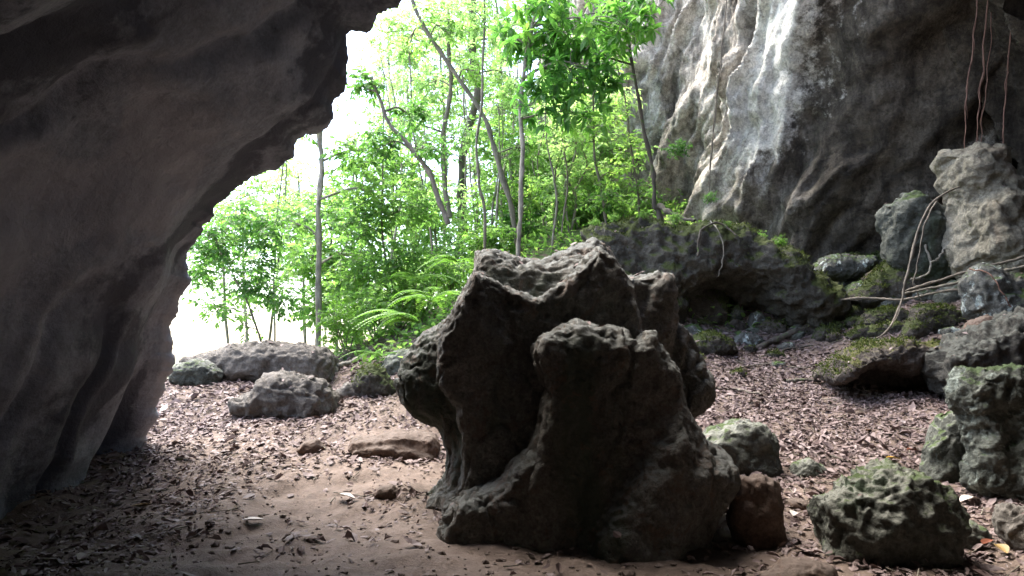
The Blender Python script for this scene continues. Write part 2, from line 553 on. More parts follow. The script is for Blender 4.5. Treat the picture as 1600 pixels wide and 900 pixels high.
def leaf_batch(pos, dirs, ups, length, width, fold=0.15, droop=0.15):
    """vectorised folded leaves; returns verts, faces (tris)"""
    pos = np.asarray(pos, float)
    n = len(pos)
    d = dirs / (np.linalg.norm(dirs, axis=1)[:, None] + 1e-9)
    s = np.cross(d, ups)
    s /= np.linalg.norm(s, axis=1)[:, None] + 1e-9
    u = np.cross(s, d)
    L = np.broadcast_to(length, (n,))[:, None]
    W = np.broadcast_to(width, (n,))[:, None]
    dr = np.broadcast_to(droop, (n,))[:, None]
    fo = np.broadcast_to(fold, (n,))[:, None]
    b = pos
    m = pos + d * L * 0.5 + u * L * 0.02
    l1 = pos + d * L * 0.28 - s * W * 0.42 + u * W * fo
    r1 = pos + d * L * 0.28 + s * W * 0.42 + u * W * fo
    l2 = pos + d * L * 0.62 - s * W * 0.45 + u * (W * fo - L * dr * 0.3)
    r2 = pos + d * L * 0.62 + s * W * 0.45 + u * (W * fo - L * dr * 0.3)
    t = pos + d * L - u * L * dr
    V = np.stack([b, l1, l2, t, r2, r1, m], 1).reshape(-1, 3)
    T = np.array([(0, 6, 1), (1, 6, 2), (2, 6, 3), (0, 5, 6), (5, 4, 6), (6, 4, 3)])
    Fc = (np.arange(n)[:, None, None] * 7 + T[None]).reshape(-1, 3)
    return V, Fc

def rand_dirs(n, rng, zbias=0.0, flat=1.0):
    v = rng.normal(size=(n, 3))
    v[:, 2] = v[:, 2] * flat + zbias
    return v / (np.linalg.norm(v, axis=1)[:, None] + 1e-9)

# ------------------------------------------------------------------ rocks from fields
def poly_sdf(poly, X, Z):
    """signed distance (positive inside) to a polygon, arrays X, Z"""
    P = np.asarray(poly, float)
    d2 = np.full(X.shape, 1e9)
    ins = np.zeros(X.shape, bool)
    for i in range(len(P)):
        a, b = P[i], P[(i + 1) % len(P)]
        e = b - a
        wx, wz = X - a[0], Z - a[1]
        t = np.clip((wx * e[0] + wz * e[1]) / (e @ e + 1e-12), 0, 1)
        d2 = np.minimum(d2, (wx - e[0] * t) ** 2 + (wz - e[1] * t) ** 2)
        c = (a[1] > Z) != (b[1] > Z)
        xi = a[0] + (Z - a[1]) * (b[0] - a[0]) / (b[1] - a[1] + 1e-12)
        ins ^= c & (X < xi)
    d = np.sqrt(d2)
    return np.where(ins, d, -d)

def surface_nets(Fv, org, h):
    s = Fv < 0
    nx, ny, nz = Fv.shape
    cnt = np.zeros((nx - 1, ny - 1, nz - 1))
    acc = np.zeros((nx - 1, ny - 1, nz - 1, 3))
    C = [(i, j, k) for i in (0, 1) for j in (0, 1) for k in (0, 1)]
    sl = lambda c: (slice(c[0], nx - 1 + c[0]), slice(c[1], ny - 1 + c[1]), slice(c[2], nz - 1 + c[2]))
    for a in C:
        for ax in range(3):
            if a[ax]:
                continue
            b = list(a)
            b[ax] = 1
            fa, fb = Fv[sl(a)], Fv[sl(b)]
            m = (fa < 0) != (fb < 0)
            t = np.where(m, fa / np.where(m, fa - fb, 1), 0)
            cnt += m
            for q in range(3):
                acc[..., q] += np.where(m, a[q] + (t if q == ax else 0), 0)
    act = cnt > 0
    idx = np.full(act.shape, -1)
    idx[act] = np.arange(act.sum())
    ijk = np.argwhere(act)
    V = (ijk + acc[act] / cnt[act][:, None]) * h + org
    faces = []
    for ax in range(3):
        o1, o2 = (ax + 1) % 3, (ax + 2) % 3
        A = [slice(None)] * 3
        Bq = [slice(None)] * 3
        A[ax] = slice(0, -1)
        Bq[ax] = slice(1, None)
        sa, sb = s[tuple(A)], s[tuple(Bq)]
        e = np.argwhere(sa != sb)
        e = e[(e[:, o1] > 0) & (e[:, o2] > 0) & (e[:, o1] < Fv.shape[o1] - 1) & (e[:, o2] < Fv.shape[o2] - 1)]
        flip = sa[tuple(e.T)]
        def cell(d1, d2):
            q = e.copy()
            q[:, o1] -= d1
            q[:, o2] -= d2
            return idx[tuple(q.T)]
        f = np.stack([cell(1, 1), cell(0, 1), cell(0, 0), cell(1, 0)], 1)
        f[~flip] = f[~flip][:, ::-1]
        faces.append(f)
    Fc = np.vstack(faces)
    return V, Fc[(Fc >= 0).all(1)]

def vnormals(V, Fc):
    n = np.cross(V[Fc[:, 2]] - V[Fc[:, 0]], V[Fc[:, 3]] - V[Fc[:, 1]])
    N = np.zeros_like(V)
    for k in range(4):
        np.add.at(N, Fc[:, k], n)
    return N / (np.linalg.norm(N, axis=1)[:, None] + 1e-12)

def lap(V, Fc, it=2):
    for _ in range(it):
        S = np.zeros_like(V)
        c = np.zeros(len(V))
        for a, b in ((0, 1), (1, 2), (2, 3), (3, 0)):
            np.add.at(S, Fc[:, a], V[Fc[:, b]])
            np.add.at(c, Fc[:, a], 1)
        V = 0.4 * V + 0.6 * S / np.maximum(c, 1)[:, None]
    return V

def layer(poly, Y, T=0.3, Tb=None, Rr=0.2, p=2.4, lean=0.0, seg=None):
    """an outline at depth Y (pixels), front half thickness T, back half thickness Tb"""
    pts = np.array([at(a, b, Y) for a, b in poly])
    return dict(poly=pts[:, [0, 2]], Y=Y, T=T, Tb=Tb or T, R=Rr, p=p, lean=lean)

def build_rock(name, layers, mat, parent=None, h=0.03, k=0.06, amp=0.05, freq=2.0, fine=0.02, ffreq=9.0, stretch=(1, 1, 1),
               top_rough=0.0, seed=0.0, origin=None, pits=0.0, crag=0.0, moss_n=0, fiss=0.0):
    lo = np.array([min(l['poly'][:, 0].min() for l in layers), min(l['Y'] - l['T'] - abs(l['lean']) for l in layers), min(l['poly'][:, 1].min() for l in layers)]) - 3.5 * h
    hi = np.array([max(l['poly'][:, 0].max() for l in layers), max(l['Y'] + l['Tb'] + abs(l['lean']) for l in layers), max(l['poly'][:, 1].max() for l in layers)]) + 3.5 * h
    n = np.ceil((hi - lo) / h).astype(int) + 1
    xs = lo[0] + h * np.arange(n[0])
    ys = lo[1] + h * np.arange(n[1])
    zs = lo[2] + h * np.arange(n[2])
    X2, Z2 = np.meshgrid(xs, zs, indexing='ij')
    wx = 0.35 * amp * perlin(np.stack([X2 * freq * 2, Z2 * freq * 2, 0 * X2 + seed], -1))
    wz = 0.35 * amp * perlin(np.stack([X2 * freq * 2, Z2 * freq * 2, 0 * X2 + seed + 7.7], -1))
    Fv = None
    for l in layers:
        d = poly_sdf(l['poly'], X2 + wx, Z2 + wz)
        zmid = l['poly'][:, 1].mean()
        zr = np.ptp(l['poly'][:, 1]) / 2 + 1e-6
        yc = l['Y'] + l['lean'] * (Z2 - zmid) / zr
        a = np.clip(1 - d / l['R'], 0, None)
        dy = ys[None, :, None] - yc[:, None, :]
        tt = np.where(dy < 0, l['T'], l['Tb'])
        q = np.abs(dy) / tt
        f = ((a[:, None, :] ** l['p'] + q ** l['p']) ** (1 / l['p']) - 1) * min(l['R'], l['T'])
        if Fv is None:
            Fv = f
        else:
            hh = np.clip(0.5 + 0.5 * (f - Fv) / k, 0, 1)
            Fv = f * (1 - hh) + Fv * hh - k * hh * (1 - hh)
    V, Fc = surface_nets(Fv, lo, h)
    V = lap(V, Fc, 2)
    N = vnormals(V, Fc)
    st = np.array(stretch)
    P = V * st
    dsp = amp * fbm(P * freq + seed, 3) - amp * 0.4 * np.abs(ridged(P * freq * 0.8 + seed + 5, 2))
    rough = 1.0 + top_rough * np.clip(N[:, 2] * 1.6 - 0.2, 0, 1)
    dsp = dsp + fine * rough * (0.6 * ridged(V * ffreq + seed, 3) - 0.3)
    if fiss:
        e1 = np.abs(perlin(V * np.array([1.5, 1.5, 0.38]) + 0.35 * fbm(V * 1.4 + 3, 3)[:, None] + seed + 21))
        e2 = np.abs(perlin(V * np.array([3.4, 3.4, 1.1]) + 0.3 * fbm(V * 2.5 + 9, 3)[:, None] + seed + 41))
        dsp = dsp - fiss * np.exp(-(e1 / 0.045) ** 2) - 0.45 * fiss * np.exp(-(e2 / 0.05) ** 2)
        cell = np.clip(perlin(V * 9.0 + seed) - 0.22, 0, 1) * np.clip(fbm(V * 1.2 + seed + 8, 2) + 0.4, 0, 1)
        dsp = dsp - 0.10 * cell
    if crag:
        dsp = dsp + crag * (np.clip(ridged(V * freq * 2.3 + seed + 11, 4, 0.6), -1, 2) * 0.5 - 0.35)
    if pits:
        dsp = dsp - pits * np.clip(perlin(V * 5.5 + seed + 3) - 0.25, 0, 1) * 2
    V = V + N * dsp[:, None]
    o = mesh_obj(name, V, Fc, mat, parent, origin=origin)
    N2 = vnormals(V, Fc)
    area = np.zeros(len(V))
    cr_ = np.linalg.norm(np.cross(V[Fc[:, 2]] - V[Fc[:, 0]], V[Fc[:, 3]] - V[Fc[:, 1]]), axis=1) * 0.5
    for k_ in range(4):
        np.add.at(area, Fc[:, k_], cr_ / 4)
    rg = np.random.default_rng(int(abs(seed) * 100) + len(V))
    dist = V[:, 1].mean()
    top = np.where((N2[:, 2] > 0.75), area, 0)
    nl_ = int(min(60, top.sum() * 22))
    if nl_ > 0 and dist > 5:
        ii = rg.choice(len(V), nl_, p=top / top.sum())
        ROCKLEAVES.append((V[ii], N2[ii]))
    if moss_n:
        wgt = area * np.clip(N2[:, 2] + 0.1, 0, 1) * np.clip(fbm(V * 2.2 + seed, 4) * 2.2 + 0.25, 0, 1)
        nm = int(min(moss_n, wgt.sum() * 2600))
        if nm > 20:
            ii = rg.choice(len(V), nm, p=wgt / wgt.sum())
            P_ = V[ii] + rg.normal(0, h * 0.4, (nm, 3))
            LV, LF = leaf_batch(P_, N2[ii] + rg.normal(0, 0.6, (nm, 3)), rg.normal(0, 1, (nm, 3)), rg.uniform(0.02, 0.06, nm), rg.uniform(0.01, 0.024, nm), 0.1, 0.3)
            mo = mesh_obj('moss', LV, LF, M['mosstuft'], o if parent is None else parent, smooth=False, origin=np.array(o.location) if parent is None else np.array(parent.location),
                     attrs={'rnd': np.repeat(np.clip(rg.normal(0.45, 0.22, nm), 0, 1), 7)})
            mo['kind'] = 'stuff'
    return o

ROCKLEAVES = []
def base_of(layers):
    l = layers[0]
    x = l['poly'][:, 0].mean()
    return np.array([x, l['Y'], float(ground_z(np.array([x]), np.array([l['Y']]))[0])])

# the big weathered formation in the middle
B1 = [(655, 785), (684, 758), (697, 735), (699, 700), (685, 668), (650, 655), (626, 632), (617, 595), (628, 556), (660, 515), (698, 492), (716, 455),
      (736, 420), (742, 388), (762, 383), (785, 392), (815, 404), (850, 402), (890, 382), (932, 366), (952, 385), (975, 425), (1000, 440), (1030, 470), (1050, 560), (1060, 700), (1060, 900), (690, 900), (700, 800)]
B2 = [(690, 780), (720, 740), (722, 690), (716, 640), (690, 600), (690, 540), (705, 500), (725, 460), (742, 425), (775, 438), (805, 455), (838, 470), (862, 452), (890, 430), (930, 388), (958, 410), (985, 450), (1010, 560), (1040, 900), (690, 900)]
Gk = [(945, 480), (955, 442), (985, 430), (1020, 426), (1046, 431), (1053, 455), (1052, 500), (1040, 560), (980, 570), (945, 540)]
Lb = [(1030, 540), (1052, 500), (1072, 522), (1096, 560), (1112, 588), (1111, 620), (1092, 643), (1068, 655), (1050, 700), (1020, 700)]
formation = empty('rock_formation', base_of([layer(B1, 6.7)]))
tag(formation, 'largest dark weathered limestone formation in the middle, with jagged grey crest and overhanging left bulge', 'rock formation')
build_rock('rock_crest', [layer(B1, 7.0, 0.42, 0.5, 0.30, 2.2, lean=0.28), layer(B2, 6.55, 0.4, 0.4, 0.12, 3.8), layer(Gk, 6.75, 0.26, 0.3, 0.12, 3.2), layer(Lb, 6.85, 0.25, 0.25, 0.2)],
           M['boulder'], formation, h=0.017, k=0.07, amp=0.045, freq=1.5, fine=0.013, ffreq=11, top_rough=1.3, crag=0.022, fiss=0.04, stretch=(1, 1, 0.5), seed=1.0, pits=0.03)
FB = [(832, 545), (842, 528), (872, 518), (902, 501), (940, 510), (975, 514), (992, 532), (1002, 518), (1022, 518), (1034, 540), (1045, 556), (1062, 575), (1074, 640), (1100, 690),
      (1146, 718), (1152, 745), (1140, 772), (1122, 800), (1108, 850), (1100, 930), (672, 930), (682, 815), (712, 775), (780, 752), (826, 700), (848, 610), (838, 570)]
FR = [(900, 930), (930, 840), (990, 740), (1050, 650), (1066, 600), (1085, 660), (1100, 700), (1140, 735), (1110, 790), (1080, 850), (1060, 930)]
FL = [(672, 930), (684, 820), (716, 778), (780, 762), (820, 790), (800, 930)]
build_rock('front_block', [layer(FB, 6.0, 0.34, 0.55, 0.20, 3.2), layer(FR, 5.68, 0.2, 0.4, 0.2, 2.0, lean=0.12), layer(FL, 5.9, 0.16, 0.5, 0.2, 2.0)],
           M['boulder'], formation, h=0.017, k=0.07, amp=0.045, freq=1.6, fine=0.013, ffreq=11, top_rough=1.4, crag=0.02, fiss=0.036, stretch=(1, 1, 0.55), seed=6.0, pits=0.03)

BASES = []
def rock(name, label, cat, poly, mat, T=None, base=None, Y=None, h=None, R_=None, amp=None, fine=None, p=2.3, group=None, extra=(), lean=0.0, tr=1.0, freq=None, pits=0.0, Tb=None, ff=None):
    py = max(q[1] for q in poly)
    pxm = sum(q[0] for q in poly) / len(poly)
    if Y is None:
        b = base or (pxm, py - 4)
        Y = ground_hit(*b)
        w = (max(q[0] for q in poly) - min(q[0] for q in poly)) / F * Y
        T = T or 0.38 * w
        Y = Y + T * 0.75
    w = (max(q[0] for q in poly) - min(q[0] for q in poly)) / F * Y
    hgt = (py - min(q[1] for q in poly)) / F * Y
    s = min(w, hgt)
    BASES.append((at(pxm, py, Y)[0], Y, w))
    T = T or 0.38 * w
    h = h or max(0.014, min(0.04, s / 26, Y * 0.0026))
    amp = 0.09 * s if amp is None else amp
    fine = 0.028 * s if fine is None else fine
    ls = [layer(poly, Y, T, Tb or T, R_ or 0.42 * s, p, lean)]
    for e in extra:
        ls.append(layer(e[0], Y + e[1], e[2], e[2], e[3], p))
    o = build_rock(name, ls, M[mat] if isinstance(mat, str) else mat, None, h=h, k=0.25 * s * 0.4, amp=amp, freq=freq or 1.1 / s * 1.2, fine=fine, ffreq=ff or 6.0 / s, top_rough=tr, seed=pxm * 0.013 + py * 0.031, pits=pits, moss_n={'mossrock': 5000, 'shelfrock': 9000, 'ledgerock': 5000, 'greenrock': 0}.get(mat, 0), crag=(0.0 if mat == 'redrock' else 0.06) * s,
                   origin=np.array([at(pxm, py, Y)[0], Y, at(pxm, py, Y)[2]]))
    tag(o, label, cat, group)
    return o

GB = 'boulders on the cave floor'
# --- left group by the cave mouth
rock('flat_boulder', 'long flat grey slab boulder at the cave mouth below the slim pale trunk', 'boulder',
     [(296, 566), (325, 552), (370, 542), (420, 537), (470, 540), (508, 545), (522, 560), (528, 592), (520, 606), (470, 602), (420, 605), (380, 600), (345, 588), (315, 580)], 'palerock', base=(440, 600), T=0.7, tr=1.5, p=3, R_=0.28)
rock('boulder', 'small dark rounded boulder at the foot of the left cave wall', 'boulder',
     [(262, 582), (280, 570), (310, 563), (335, 567), (348, 580), (346, 604), (322, 616), (290, 612), (266, 600)], 'greenrock', base=(305, 606))
rock('boulder', 'craggy grey boulder among fallen leaves in front of the long flat slab', 'boulder',
     [(364, 645), (370, 618), (398, 607), (414, 590), (445, 585), (490, 590), (514, 600), (529, 622), (524, 648), (508, 665), (470, 672), (430, 668), (392, 662)], 'palerock', base=(450, 655), tr=2.2, p=2.8, pits=0.03)
rock('boulder', 'green mossy boulder under the ferns left of the big formation', 'boulder',
     [(560, 630), (546, 602), (558, 582), (580, 569), (602, 578), (616, 598), (620, 625)], 'mossrock', base=(580, 622))
rock('boulder', 'small pale stone at the left foot of the mossy boulder under the ferns', 'stone',
     [(525, 612), (543, 597), (560, 604), (577, 620), (560, 630), (530, 628)], 'palerock', base=(548, 622))
rock('boulder', 'dark wet boulder between ferns and the bulge of the big formation', 'boulder',
     [(590, 590), (600, 560), (625, 545), (655, 550), (665, 600), (640, 625), (605, 615)], 'greenrock', Y=11.6)
rock('slab_stone', 'split flat brown slab half buried in bare earth left of the formation', 'stone',
     [(548, 700), (556, 683), (590, 678), (640, 671), (682, 680), (692, 716), (640, 716), (600, 712), (565, 720)], 'redrock', base=(610, 708), T=0.32, p=3.4, tr=0.4, R_=0.09,
     extra=[([(552, 712), (560, 700), (600, 694), (650, 700), (690, 720), (640, 724)], -0.16, 0.2, 0.05)])
rock('boulder', 'small dark lump of rock on bare earth beside the split slab', 'stone',
     [(462, 704), (474, 689), (497, 685), (507, 698), (500, 714), (478, 718)], 'redrock', base=(484, 710))
rock('boulder', 'little brown stone on the earth path left of the formation foot', 'stone',
     [(583, 772), (594, 759), (613, 757), (627, 768), (622, 784), (598, 786)], 'redrock', base=(604, 780))
# --- right group
rock('boulder', 'angular mossy boulder with pale top tucked behind the right side of the formation', 'boulder',
     [(1095, 690), (1125, 664), (1162, 655), (1190, 662), (1204, 690), (1216, 738), (1195, 752), (1150, 748), (1105, 735)], 'greenrock', base=(1160, 742), p=3.2, R_=0.2)
rock('boulder', 'upright reddish brown stone touching the right foot of the formation', 'boulder',
     [(1138, 770), (1152, 744), (1180, 737), (1210, 758), (1224, 800), (1234, 855), (1190, 872), (1150, 866), (1136, 810)], 'redrock', base=(1190, 858), p=3)
rock('boulder', 'wide jagged green grey boulder in the right foreground with scalloped top', 'boulder',
     [(1280, 790), (1294, 770), (1314, 762), (1330, 748), (1346, 747), (1370, 735), (1408, 731), (1436, 748), (1460, 763), (1478, 787), (1488, 822), (1482, 872), (1456, 905), (1400, 915), (1330, 900), (1292, 880), (1280, 838)],
     'greenrock', base=(1380, 884), p=3.0, tr=1.2, amp=0.065, fine=0.024, freq=2.6, pits=0.018, h=0.016, ff=9)
rock('slab_stone', 'small flat grey stone leaning against the right of the jagged boulder', 'stone',
     [(1484, 828), (1508, 810), (1534, 822), (1547, 848), (1530, 872), (1492, 872)], 'greenrock', base=(1516, 862))
rock('boulder', 'low rough stone at the bottom edge below the reddish upright stone', 'stone',
     [(1190, 905), (1228, 874), (1268, 868), (1298, 884), (1312, 925), (1195, 930)], 'redrock', Y=5.0, T=0.16)
rock('boulder', 'small grey knob of rock on leaf litter behind the jagged boulder', 'stone',
     [(1228, 745), (1242, 724), (1262, 716), (1285, 726), (1292, 748), (1262, 756)], 'greenrock', base=(1260, 746))
rock('slab_stone', 'thin dark slab lying between the reddish stone and the jagged boulder', 'stone',
     [(1210, 790), (1230, 778), (1262, 781), (1268, 796), (1240, 804), (1212, 802)], 'redrock', base=(1240, 797))
tw = rock('rock_column', 'twisted green grey rock column at the right edge with rounded head', 'rock formation',
          [(1490, 606), (1500, 585), (1530, 572), (1572, 571), (1610, 580), (1680, 585), (1690, 650), (1640, 668), (1600, 655), (1570, 665), (1556, 690), (1560, 740), (1568, 790), (1545, 788), (1520, 770), (1510, 742), (1516, 692), (1508, 652), (1494, 632)],
          'columnrock', Y=7.1, T=0.26, h=0.017, R_=0.13, amp=0.05, fine=0.018, freq=3, p=2.0,
          extra=[([(1585, 800), (1570, 740), (1578, 690), (1600, 650), (1680, 640), (1700, 820)], -0.2, 0.22, 0.13), ([(1530, 800), (1512, 745), (1530, 690), (1600, 680), (1660, 700), (1660, 860)], 0.3, 0.2, 0.2)])
rock('boulder', 'dark mossy boulder leaning behind the twisted column at the right', 'boulder',
     [(1442, 700), (1462, 668), (1480, 650), (1510, 638), (1535, 660), (1535, 770), (1480, 768), (1447, 750)], 'greenrock', base=(1480, 758), p=3)
rock('boulder', 'pale yellowish stone at the bottom right under the twisted column', 'stone',
     [(1560, 812), (1574, 786), (1602, 796), (1660, 815), (1680, 890), (1605, 878), (1570, 850)], 'palerock', base=(1610, 868))
rock('rock_ledge', 'low tongue of rock with yellow moss on its lip above the leaf litter', 'rock ledge',
     [(1284, 586), (1298, 564), (1340, 547), (1385, 535), (1430, 536), (1466, 546), (1476, 572), (1455, 592), (1400, 585), (1350, 574), (1320, 596), (1292, 600)],
     'ledgerock', Y=10.55, T=0.6, h=0.026, R_=0.2, amp=0.07, fine=0.03, freq=2.2, tr=1.4, p=3,
     extra=[([(1325, 606), (1335, 560), (1460, 556), (1476, 615)], 0.25, 0.35, 0.15)])
rock('rock_ledge', 'dark overhanging block behind the twisted column at the right edge', 'rock ledge',
     [(1448, 566), (1466, 546), (1500, 530), (1540, 512), (1575, 498), (1612, 487), (1690, 470), (1690, 660), (1508, 655), (1484, 622), (1463, 598)],
     'darkrock', Y=10.0, T=0.6, h=0.028, R_=0.28, amp=0.10, fine=0.03, freq=1.8, tr=2.0, p=3.2, pits=0.04)
rock('boulder', 'lichen spotted white and grey boulder below the sloping poles at right', 'boulder',
     [(1498, 440), (1528, 414), (1570, 436), (1610, 446), (1690, 440), (1690, 580), (1590, 545), (1540, 515), (1508, 490)], 'lichenrock', Y=11.4, T=0.5, fine=0.04, pits=0.05)
rock('boulder', 'smooth rounded reddish boulder resting above the dark overhanging block', 'boulder',
     [(1505, 522), (1512, 503), (1535, 492), (1558, 498), (1568, 515), (1560, 535), (1520, 538)], 'redrock', Y=10.7)
st = empty('stalagmite', at(1540, 420, 12.4))
tag(st, 'tall pale knobbly stalagmite at right below hanging roots', 'stalagmite')
build_rock('stalagmite_column', [layer([(1470, 248), (1482, 232), (1512, 226), (1548, 224), (1566, 236), (1588, 272), (1600, 290), (1660, 330), (1680, 470), (1600, 450), (1520, 440), (1494, 415), (1486, 375), (1491, 330), (1480, 290)], 12.4, 0.5, 0.6, 0.4, 2.2),
                                 layer([(1515, 320), (1560, 290), (1600, 300), (1690, 340), (1690, 470), (1560, 440), (1530, 400)], 12.0, 0.4, 0.5, 0.35)],
           M['stalag'], st, h=0.03, k=0.12, amp=0.12, freq=1.6, fine=0.03, ffreq=6, seed=2.2, stretch=(1, 1, 1.3), pits=0.04, crag=0.06)
rock('stalagmite', 'shorter greenish stalagmite stump left of the tall pale one', 'stalagmite',
     [(1364, 335), (1374, 314), (1398, 318), (1406, 303), (1425, 300), (1440, 314), (1475, 320), (1498, 350), (1500, 450), (1450, 460), (1396, 450), (1380, 395), (1367, 362)], 'greenrock', Y=13.2, T=0.5, tr=0.5)
rock('boulder', 'white topped lichen boulder at the foot of the dark cliff', 'boulder',
     [(1270, 420), (1284, 403), (1310, 397), (1330, 403), (1358, 399), (1366, 414), (1345, 436), (1310, 448), (1278, 440)], 'lichenrock', Y=14.2)
rock('boulder', 'mossy green bank of rock below the stalagmite stump', 'boulder',
     [(1320, 470), (1345, 440), (1385, 415), (1430, 410), (1480, 430), (1510, 450), (1500, 490), (1420, 490), (1340, 490)], 'mossrock', Y=13.4, T=0.5)
rock('boulder', 'flat moss cushioned stone beside the arching vine foot', 'boulder',
     [(1340, 505), (1350, 490), (1385, 480), (1410, 484), (1418, 505), (1400, 520), (1350, 520)], 'mossrock', base=(1380, 514))
rock('boulder', 'mossy hump of rock under the two sloping poles', 'boulder',
     [(1420, 505), (1432, 482), (1470, 474), (1500, 482), (1510, 505), (1490, 525), (1430, 525)], 'mossrock', base=(1465, 516))
rock('rock_ledge', 'big moss covered rock shelf behind the formation with a tree rooted on top', 'rock ledge',
     [(905, 372), (930, 352), (965, 346), (1010, 347), (1060, 352), (1110, 350), (1145, 359), (1182, 375), (1212, 386), (1242, 412), (1276, 450), (1302, 470), (1296, 498), (1260, 508), (1225, 505), (1185, 482), (1150, 462), (1110, 458), (1070, 470), (1060, 540), (900, 540)],
     'shelfrock', Y=13.9, T=1.0, Tb=1.6, h=0.036, R_=0.45, amp=0.16, fine=0.045, freq=1.0, tr=1.2, ff=4.0, pits=0.06)
rock('boulder', 'mossy block below the shelf just right of the formation', 'boulder',
     [(1050, 460), (1065, 440), (1095, 436), (1122, 448), (1137, 472), (1132, 508), (1090, 512), (1055, 508)], 'mossrock', base=(1095, 504))
rock('boulder', 'small smooth green stone beside the mossy block under the shelf', 'stone',
     [(1136, 500), (1142, 482), (1154, 476), (1164, 488), (1160, 508), (1142, 512)], 'greenrock', base=(1150, 506))
rock('boulder', 'small white flecked stone below the middle of the shelf', 'stone',
     [(1165, 510), (1172, 490), (1184, 487), (1200, 500), (1212, 515), (1190, 522), (1170, 520)], 'lichenrock', base=(1188, 516))
rock('boulder', 'bright white lichen stone beside the fallen log', 'stone',
     [(1230, 514), (1240, 500), (1256, 497), (1270, 503), (1275, 514), (1262, 526), (1238, 528)], 'lichenrock', base=(1252, 522))
rock('boulder', 'low mossy boulder against the right edge of the formation', 'boulder',
     [(1070, 540), (1085, 524), (1115, 520), (1142, 530), (1152, 550), (1130, 562), (1080, 562)], 'mossrock', base=(1110, 556))

rr = random.Random(5)
spots = [(1075, 575, 16), (1165, 540, 15), (1205, 522, 13), (1300, 482, 20), (1325, 500, 16), (1290, 530, 12), (1345, 470, 18), (1380, 455, 22), (1450, 470, 15), (1400, 520, 14), (1440, 528, 20), (1475, 505, 16), (1330, 430, 18),
         (1490, 470, 18), (1505, 545, 14), (1310, 520, 10), (1230, 548, 10), (1420, 560, 12), (1360, 545, 14), (1265, 455, 14), (1375, 425, 20), (1530, 470, 24), (1550, 480, 20), (1100, 548, 14), (1590, 462, 26), (1460, 440, 18), (1215, 575, 8), (1155, 590, 8)]
spots += [(rr.uniform(1290, 1590), rr.uniform(425, 535), rr.uniform(9, 20)) for _ in range(26)] + [(rr.uniform(1060, 1280), rr.uniform(505, 560), rr.uniform(7, 14)) for _ in range(12)]
for i, (px, py, sz) in enumerate(spots):
    sz = sz * 1.35
    n_ = rr.randint(7, 9)
    el = rr.uniform(0.6, 0.95)
    poly = []
    for k in range(n_):
        a_ = 2 * math.pi * k / n_
        q_ = sz * rr.uniform(0.75, 1.2)
        poly.append((px + 1.25 * q_ * math.cos(a_), py - sz * 0.3 + el * q_ * math.sin(a_)))
    rock('rubble_stone', 'small rough stone in the mossy rubble between the shelf and the stalagmite', 'stone', poly, ['mossrock', 'lichenrock', 'ledgerock', 'greenrock', 'shelfrock'][i % 5],
         base=(px, py), group='rubble stones', p=3, fine=0.02, h=0.03)

# ------------------------------------------------------------------ cave wall and roof (left wall arching over the viewer)
lip = [(225, 735), (230, 690), (243, 650), (252, 615), (272, 560), (268, 520), (280, 480), (296, 440), (290, 405), (305, 380), (322, 352), (345, 318), (372, 290),
       (405, 270), (438, 263), (448, 245), (458, 230), (485, 215), (512, 203), (518, 180), (522, 153), (540, 146), (541, 110), (546, 70), (552, 52), (575, 46), (590, 30), (606, 16), (635, 0)]
lip = [(a, b, 6.5 + 2.3 * (b / 735.0) ** 0.75) for a, b in lip]
LP = [at(*p) for p in lip]
LP += [np.array(p) for p in [(-0.45, 6.2, 5.1), (0.3, 5.7, 5.7), (1.6, 5.5, 6.2), (3.4, 5.7, 6.4), (5.2, 9.2, 7.0), (7.0, 12.5, 8.3), (9.3, 12.2, 6.8), (10.2, 12.6, 5.0), (10.5, 12.6, 2.5), (10.5, 12.4, -0.5)]]  # unseen roof rim, drawn out on the right to darken the cliff
LP[0][2] -= 0.3
LP = np.array(LP)
seg = np.r_[0, np.cumsum(np.linalg.norm(np.diff(LP, axis=0), axis=1))]
NU = 420
# more samples on the visible left part
tl = seg[len(lip) - 1]
us = np.r_[np.linspace(0, tl, 270, endpoint=False), np.linspace(tl, seg[-1], NU - 270)]
rim = np.stack([np.interp(us, seg, LP[:, k]) for k in range(3)], 1)
jag = fbm(np.c_[us * 3.5, us * 0 + 3, us * 0], 5, 0.65) * 0.055
cen = np.array([1.5, 0, 1.2])
rad = rim - cen
rad[:, 1] = 0
rad /= np.linalg.norm(rad, axis=1)[:, None]
rim = rim + rad * jag[:, None]
vs_in = np.r_[np.linspace(0, 0.06, 14, endpoint=False), np.linspace(0.06, 0.62, 190, endpoint=False), np.linspace(0.62, 1, 40)]
# smooth profile well inside
prof = rim.copy()
ker = np.hanning(31)
ker /= ker.sum()
for k in (0, 1, 2):
    e = np.r_[np.full(15, prof[0, k]), prof[:, k], np.full(15, prof[-1, k])]
    prof[:, k] = np.convolve(e, ker, 'valid')
rows = []
BACK = -7.0
for v in vs_in:
    bl = min(1, v / 0.03)
    bl = bl * bl * (3 - 2 * bl)
    Pp = rim * (1 - bl) + prof * bl
    Yv = Pp[:, 1] * (1 - v) + BACK * v
    Q = Pp.copy()
    Q[:, 1] = Yv
    # the wall swells a little away from the mouth, then the tunnel closes behind the viewer
    sw = 0.45 * math.sin(min(v / 0.25, 1) * math.pi / 2)
    Q += rad * sw
    if v > 0.8:
        c = (v - 0.8) / 0.2
        Q[:, [0, 2]] = Q[:, [0, 2]] * math.sqrt(max(0, 1 - c * c)) + cen[[0, 2]] * (1 - math.sqrt(max(0, 1 - c * c)))
    rows.append(Q)
inner = np.array(rows)                        # (nv, NU, 3)
nv = len(vs_in)
du = np.gradient(inner, axis=1)
dv = np.gradient(inner, axis=0)
Nn = np.cross(du, dv)
Nn /= np.linalg.norm(Nn, axis=2)[..., None] + 1e-9
